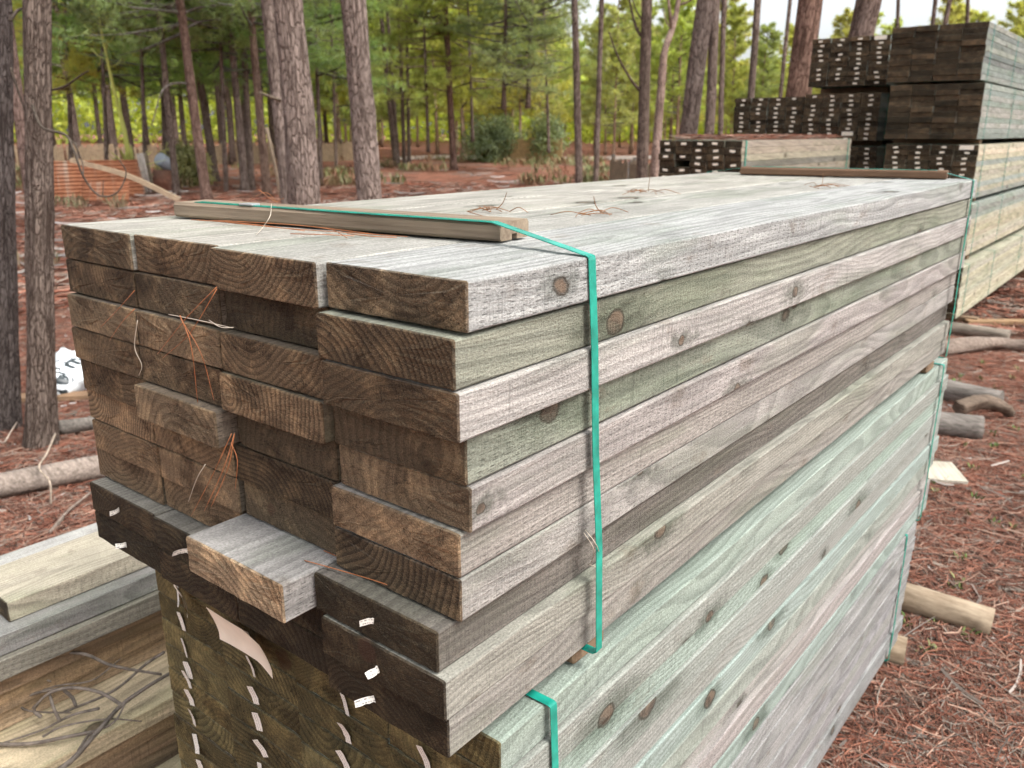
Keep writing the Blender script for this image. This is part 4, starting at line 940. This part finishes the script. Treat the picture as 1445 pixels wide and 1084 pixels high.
# leafy mid pines on the left and in the middle
leafy = [(100, 33, .0, (1.8, 1.5, .9, 1), 'yellowish bushy pine at the far left behind near trunks'), (150, 31, -.9, (1.0, 1.3, .9, 1), 'bushy green pine hanging over the agave'),
         (205, 29, -.9, (1.0, 1.2, .9, 1), 'bushy pine between agave and leaning trunks'), (232, 34, -.6, (.9, 1.1, .9, 1), 'bushy pine left of the leaning trunks'),
         (318, 27, -.6, (.9, 1.15, .95, 1), 'bushy pine behind the leaning reddish trunk'), (345, 34, -.9, (1.05, 1.2, .9, 1), 'bushy pine behind the pale straight trunk'), (372, 31, -.4, (.9, 1.15, 1, 1), 'bushy pine behind the rusty trunk'),
         (452, 29, -.2, (1., 1.2, .95, 1), 'bushy pine between the two thick trunks'), (474, 38, -1.2, (1.2, 1.25, .9, 1), 'low bushy pine just left of the right thick trunk'),
         (605, 38, .8, (1.5, 1.45, .9, 1), 'bushy pine right of the four thin far trunks'), (668, 40, 1.2, (1.3, 1.3, 1, 1), 'bushy pine over the dark rounded shrub'), (775, 43, .6, (1.35, 1.35, 1, 1), 'bushy pine over the smaller shrub')]
for i, (x, d, s, cc, l_) in enumerate(leafy):
    q = tree_at(x, 225, x-8, d, .15, l_, crown=mid_crowns[i % 3], H=13, color=RD, m='bark_far', ccol=cc)
    q.children[1].location.z = s

# the plantation behind the fence and the dark woods at the left: many alike pines
young_trunks = [trunk_mesh(60+i, 10.5, .10, n=8, seg=10, m='bark_far') for i in range(3)]
old_trunks = [trunk_mesh(70+i, 15, .17, n=8, seg=10, m='bark_far') for i in range(3)]
def stand(px, d, kind, i):
    P = at_dist(px, 188, d); gz = ground_z(P[0], P[1])
    nm = 'pine_tree'; e = bpy.data.objects.new(nm, None); coll.objects.link(e); e.location = (P[0], P[1], gz); e.rotation_euler = (R.uniform(-.03, .03), R.uniform(-.03, .03), R.uniform(0, 6.28))
    if kind == 'young':
        tag(e, 'slim young pine of the light green plantation beyond the picket fence', 'pine tree', 'young pines of the plantation')
        s = R.uniform(.75, 1.02); 
        if px < 760: s *= 1.25
        if px > 1040: s *= .78
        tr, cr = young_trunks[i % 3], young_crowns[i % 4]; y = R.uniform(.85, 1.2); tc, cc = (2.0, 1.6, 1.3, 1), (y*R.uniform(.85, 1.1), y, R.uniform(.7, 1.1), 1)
    else:
        tag(e, 'dark pine of the dense woods behind the left clearing', 'pine tree', 'dark pines of the left woods')
        s = R.uniform(.85, 1.15); tr, cr = old_trunks[i % 3], old_crowns[i % 3]; y = R.uniform(.9, 1.5); tc, cc = (1.0, .85, .8, 1), (y*1.05, y*1.15, y*.9, 1)
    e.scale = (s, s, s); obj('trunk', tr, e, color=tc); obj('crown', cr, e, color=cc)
cnt = 0
for d, n in ((50, 14), (57, 17), (64, 20), (72, 24), (80, 26)):
    for k in range(n):
        px = 440+(1500-440)*(k+R.uniform(.1, .9))/n
        if px > 1500: continue
        stand(px, d+R.uniform(-2.5, 2.5), 'young', cnt); cnt += 1
for d, n in ((44, 7), (51, 9), (58, 10), (66, 12)):
    for k in range(n):
        stand(-140+(470+140)*(k+R.uniform(.1, .9))/n, d+R.uniform(-2, 2), 'old', cnt); cnt += 1
# the wood goes on as one mass behind them
def woods():
    rs = np.random.RandomState(9); N = 52000; a0 = math.atan2(*(ray(-300, 188)[:2][::-1])); a1 = math.atan2(*(ray(1750, 188)[:2][::-1]))
    a = rs.uniform(a1, a0, N); d = rs.uniform(86, 112, N); lf = (a-a1)/(a0-a1)
    htop = 7.5+5.5*np.clip((lf-.42)*4, 0, 1)+1.6*np.array([mnoise.noise(Vector((q*60, 0, 1))) for q in a]); z = htop*rs.uniform(0, 1, N)**.75+.4
    c = np.stack([CAM[0]+d*np.cos(a), CAM[1]+d*np.sin(a), z], 1); dr = rs.normal(0, 1, (N, 3)); dr /= np.linalg.norm(dr, axis=1, keepdims=True)
    s = np.cross(dr, rs.normal(0, 1, (N, 3))); s /= np.linalg.norm(s, axis=1, keepdims=True); V = np.zeros((N, 3, 3), np.float32)
    V[:, 0] = c-s*.22; V[:, 1] = c+s*.22; V[:, 2] = c+dr*.95
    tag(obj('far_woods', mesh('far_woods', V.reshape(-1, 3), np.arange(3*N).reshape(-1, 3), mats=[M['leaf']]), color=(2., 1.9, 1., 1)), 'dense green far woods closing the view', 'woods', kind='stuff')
woods()

# ------------------------------------------------------------------ shrubs
def shrub(px, py, d, w, h, label, n=2600, seed=1, color=(1, 1, 1, 1)):
    rs = np.random.RandomState(seed); P = at_dist(px, py, d); gz = ground_z(P[0], P[1]); N = n*6
    q = rs.normal(0, 1, (n, 3)); q /= np.linalg.norm(q, axis=1, keepdims=True); rr = rs.uniform(.3, 1.15, (n, 1))
    q = q*rr*np.array([w/2, w/2, h*.52]); q[:, 2] = np.abs(q[:, 2]+h*.42)
    lump = np.array([1+.6*mnoise.noise(Vector(p)*1.1) for p in q])[:, None]; q[:, :2] *= lump
    c = np.repeat(q, 6, 0)+rs.normal(0, .09, (N, 3)); dr = rs.normal(0, 1, (N, 3)); dr /= np.linalg.norm(dr, axis=1, keepdims=True)
    s = np.cross(dr, rs.normal(0, 1, (N, 3))); s /= np.linalg.norm(s, axis=1, keepdims=True); V = np.zeros((N, 3, 3), np.float32)
    V[:, 0] = c-s*.035; V[:, 1] = c+s*.035; V[:, 2] = c+dr*.2
    e = bpy.data.objects.new('shrub', None); coll.objects.link(e); e.location = (P[0], P[1], gz); tag(e, label, 'shrub', 'shrubs by the fence')
    obj('foliage', mesh('foliage', V.reshape(-1, 3), np.arange(3*N).reshape(-1, 3), mats=[M['leaf_blue']]), e, color=color)
    runs = [tube_vf([(0, 0, -.05), (rs.normal(0, .2), rs.normal(0, .2), h*.3), (rs.normal(0, w*.2), rs.normal(0, w*.2), h*.75)], [.05, .04, .015], n=6) for _ in range(6)]
    V, Fs = join(runs); obj('stem', mesh('stem', V, Fs, smooth=True, mats=[M['bark_far']]), e)
shrub(695, 215, 46, 2.9, 2.4, 'large rounded blue-green shrub left of the slim far pines', seed=1, n=1500, color=(1.25, 1.25, 1., 1))
shrub(772, 215, 45, 2.0, 2.5, 'smaller blue-green shrub right of the slim far pines', seed=2, n=800, color=(1.3, 1.3, 1., 1))
shrub(262, 225, 30, 1.5, 1.3, 'low grey-green bush at foot of leaning trunks', seed=3, n=900, color=(2., 1.6, 1.1, 1))

# ------------------------------------------------------------------ fences, road, rusty sheet metal, agave
def fence(xa, xb, da, db, h, label, post=2.2, color=(1, 1, 1, 1), sparse=0.):
    A, B = at_dist(xa, 200, da), at_dist(xb, 200, db); L = math.hypot(B[0]-A[0], B[1]-A[1]); rz = math.atan2(B[1]-A[1], B[0]-A[0])
    e = bpy.data.objects.new('picket_fence', None); coll.objects.link(e); e.location = (A[0], A[1], 0); e.rotation_euler = (0, 0, rz)
    tag(e, label, 'fence', 'picket fences')
    def gz(s): return ground_z(A[0]+(B[0]-A[0])*s/L, A[1]+(B[1]-A[1])*s/L)
    vf = []; s = 0
    while s < L:
        if R.random() > sparse:
            hh = h*R.uniform(.88, 1.05); z = gz(s); vf.append(box_vf(s, s+.085, -.012, .012, z-.03, z+hh, b=0))
        s += .105
    V, Fs = join(vf); o = obj('pickets', mesh('pickets', V, Fs, mats=[M['pale_wood']]), e, color=color); o['kind'] = 'stuff'
    for zz in (.25, .8):
        v, f = tube_vf([(k*L/12, .03, gz(k*L/12)+h*zz) for k in range(13)], [.03]*13, n=4); obj('rail', mesh('rail', v, f, mats=[M['pale_wood']]), e, color=color)
    k = 0
    while k*post <= L:
        z = gz(k*post); v, f = box_vf(k*post-.05, k*post+.05, .05, .15, z-.1, z+h*1.1, b=.005); obj('post', mesh('post', v, f, mats=[M['old_log']]), e); k += 1
fence(-60, 500, 42, 48, 1.0, 'long pale picket fence behind the rusty sheet metal', color=(.62, .54, .46, 1), sparse=.22)
fence(700, 792, 46, 44, 1.25, 'picket fence panel beside the dark shrub in the middle', color=(1., .84, .55, 1))
fence(862, 925, 27, 23, .95, 'tumbledown grey picket enclosure beside the forked pine', color=(.55, .5, .47, 1), sparse=.12)
# pale track
V, Fs = [], []; xs_ = np.linspace(560, 1000, 24)
for i, x in enumerate(xs_):
    for d in (47.5, 52.5):
        P = at_dist(x, 200, d+1.2*math.sin(i*.4)); V.append((P[0], P[1], ground_z(P[0], P[1])+.05))
for i in range(len(xs_)-1): Fs.append([2*i, 2*i+2, 2*i+3, 2*i+1])
tag(obj('dirt_road', mesh('dirt_road', V, Fs, mats=[simple('pale_dirt', (.50, .42, .38), rough=.95, spec=.1, var=.2, scale=2.)])), kind='structure')

def rusty_material():
    g = G('rusty_iron'); p = g.n('TexCoord').outputs['Object']; x, y, z = g.sep(p)
    n = g.nf(g.v('MULTIPLY', p, (3., 1., .25)), scale=1.2, det=5., rough=.7); n2 = g.nf(p, scale=9., det=4.)
    c = g.mix(g.lin(n2, .3, .7), (.27, .10, .05), (.40, .17, .085))
    c = g.mix(g.mul(g.step(n, .5, .7), .75), c, (.42, .35, .28))
    return g.out(c, rough=.75, spec=.3)
M['rust'] = rusty_material()
def corrugated(name, P, L, h, rz, label, tilt=0., color=None):
    V, Fs = [], []; n = int(h/.012)
    for k in range(n+1):
        z = k*.012; yo = .013*math.sin(z/.10*2*math.pi)
        for x in np.linspace(0, L, 6): V.append((x, yo+.01*math.sin(x*3), z))
    for k in range(n):
        for i in range(5): a = k*6+i; Fs.append([a, a+1, a+7, a+6])
    o = obj(name, mesh(name, V, Fs, smooth=True, mats=[M['rust']]), None, P, (tilt, 0, rz))
    md = o.modifiers.new('thickness', 'SOLIDIFY'); md.thickness = .002
    return tag(o, label, 'sheet metal', 'rusty corrugated sheets')
A, B = at_dist(70, 260, 26), at_dist(204, 260, 26.5); rz_ = math.atan2(B[1]-A[1], B[0]-A[0]); L_ = math.hypot(B[0]-A[0], B[1]-A[1])
corrugated('corrugated_sheet', (A[0], A[1], ground_z(A[0], A[1])-.03), L_, 1.0, rz_, 'rusty corrugated iron sheet standing as a low wall at the left', tilt=-.05)
A2, B2 = at_dist(112, 268, 24.8), at_dist(180, 268, 24.4)
corrugated('corrugated_sheet', (A2[0], A2[1], ground_z(A2[0], A2[1])-.02), math.hypot(B2[0]-A2[0], B2[1]-A2[1]), .55, math.atan2(B2[1]-A2[1], B2[0]-A2[0]), 'darker red corrugated sheet leaning under the pale beam', tilt=-.35).color = (.5, .4, .4, 1)
log_obj('beam', [at_dist(100, 226, 24.6), at_dist(180, 248, 24.0), np.array([*at_dist(252, 266, 23.6)[:2], ground_z(*at_dist(252, 266, 23.6)[:2])+.07])], .075, .085, 'pale_wood', 'long pale timber beam slanting down from the rusty sheets', 'beam', rough=.0, n=4, color=(.8, .7, .62, 1))
for i, (x, dd) in enumerate(((206, 26.6), (211, 26.9), (216, 27.1))):
    P = at_dist(x, 262, dd); v, f = tube_vf([(0, 0, -.1), (-.12, 0, 1.15)], [.06, .055], n=10)
    tag(obj('post', mesh('post', v, f, smooth=True, mats=[M['old_log']]), None, (P[0], P[1], ground_z(P[0], P[1])), color=((1.9, 1.9, 1.9, 1), (2.6, 2.6, 2.7, 1), (1.1, 1., .8, 1))[i]), ['grey post at the right end of rusty sheet', 'whitish post, middle of the three by rusty sheet', 'brown post, rightmost of three by rusty sheet'][i], 'post', 'posts by the rusty sheet')
def agave(P):
    e = bpy.data.objects.new('agave', None); coll.objects.link(e); e.location = P; tag(e, 'yellow-green agave with a tall flower stalk behind rusty sheet', 'agave')
    m = leaf_material('agave_leaf', (.42, .46, .12), (.55, .56, .2), .25)
    for i in range(16):
        a = i*2.4; el = R.uniform(.35, 1.25); L = R.uniform(.8, 1.35); V, Fs = [], []; d = np.array([math.cos(a)*math.cos(el), math.sin(a)*math.cos(el), math.sin(el)]); s = np.array([-math.sin(a), math.cos(a), 0]); up = np.cross(s, d)
        for k in range(7):
            f = k/6; w = .075*(1-f**2.2)*(.7+.6*f)+.003; c = d*L*f+np.array([0, 0, -.22*L*f*f])
            V += [c-s*w, c+up*-.03*(1-f), c+s*w, c+up*-.05*(1-f)]
        for k in range(6):
            for q in range(4): Fs.append([k*4+q, k*4+(q+1) % 4, k*4+4+(q+1) % 4, k*4+4+q])
        obj('leaf', mesh('leaf', V, Fs, smooth=True, mats=[m]), e)
    v, f = tube_vf([(0, 0, 0), (-.05, .02, 1.2), (-.2, .05, 2.4), (-.3, .05, 3.5), (-.38, .05, 4.6)], [.075, .06, .045, .035, .015], n=10)
    st = obj('flower_stalk', mesh('flower_stalk', v, f, smooth=True, mats=[m]), e, color=(1.1, 1.1, 1., 1))
    for k in range(9):
        z = 2.9+k*.2; a = k*2.2; x0 = -.24-.09*(z-2.9); v, f = tube_vf([(x0, .05, z), (x0+.25*math.cos(a), .05+.25*math.sin(a), z+.1), (x0+.42*math.cos(a), .05+.42*math.sin(a), z+.28)], [.018, .016, .03], n=6)
        obj('flower_branch', mesh('flower_branch', v, f, smooth=True, mats=[m]), st)
P = at_dist(181, 205, 27.5); agave((P[0], P[1], ground_z(P[0], P[1])+.55))
v, f = tube_vf([(0, 0, -.1), (0, 0, .6)], [.5, .35], n=14, rough=.2)
tag(obj('earth_mound', mesh('earth_mound', v, f, smooth=True, mats=[M['ground']]), None, (P[0], P[1], ground_z(P[0], P[1]))), 'heaped earth mound the agave grows on', 'mound')
# blue-white drum by the posts, tarpaulin behind the enclosure
v, f = tube_vf([(-.3, 0, .25), (-.28, 0, .25), (.28, 0, .25), (.3, 0, .25)], [.16, .2, .2, .16], n=20)
P = at_dist(229, 235, 28); tag(obj('drum', mesh('drum', v, f, smooth=True, mats=[simple('pale_plastic', (.33, .36, .40), rough=.4)]), None, (P[0], P[1], ground_z(P[0], P[1])+.60), (.2, .5, .3)), 'pale bluish drum lying beside the agave', 'drum')
v, f = tube_vf([(0, 0, -.1), (0, 0, .62)], [.34, .26], n=12, rough=.2)
tag(obj('earth_mound', mesh('earth_mound', v, f, smooth=True, mats=[M['ground']]), None, (P[0], P[1], ground_z(P[0], P[1]))), 'small heap under the pale bluish drum', 'mound')
V, Fs = [], []; nu, nv = 26, 10
for j in range(nv+1):
    for i in range(nu):
        a = 2*math.pi*i/nu; b = math.pi/2*j/nv; d = Vector((math.cos(b)*math.cos(a), math.cos(b)*math.sin(a), math.sin(b))); r = 1+.18*mnoise.fractal(d*2.5, 1., 2., 3)
        V.append((d.x*.55*r, d.y*.5*r, d.z*.85*r-.05))
for j in range(nv):
    for i in range(nu): Fs.append([j*nu+i, j*nu+(i+1) % nu, (j+1)*nu+(i+1) % nu, (j+1)*nu+i])
P = at_dist(893, 235, 27.5)
tag(obj('tarpaulin', mesh('tarpaulin', V, Fs, smooth=True, mats=[simple('grey_tarp', (.16, .19, .23), rough=.45, var=.25, scale=3.)]), None, (P[0], P[1], ground_z(P[0], P[1]))), 'blue-grey tarpaulin heap behind the picket enclosure', 'tarpaulin')
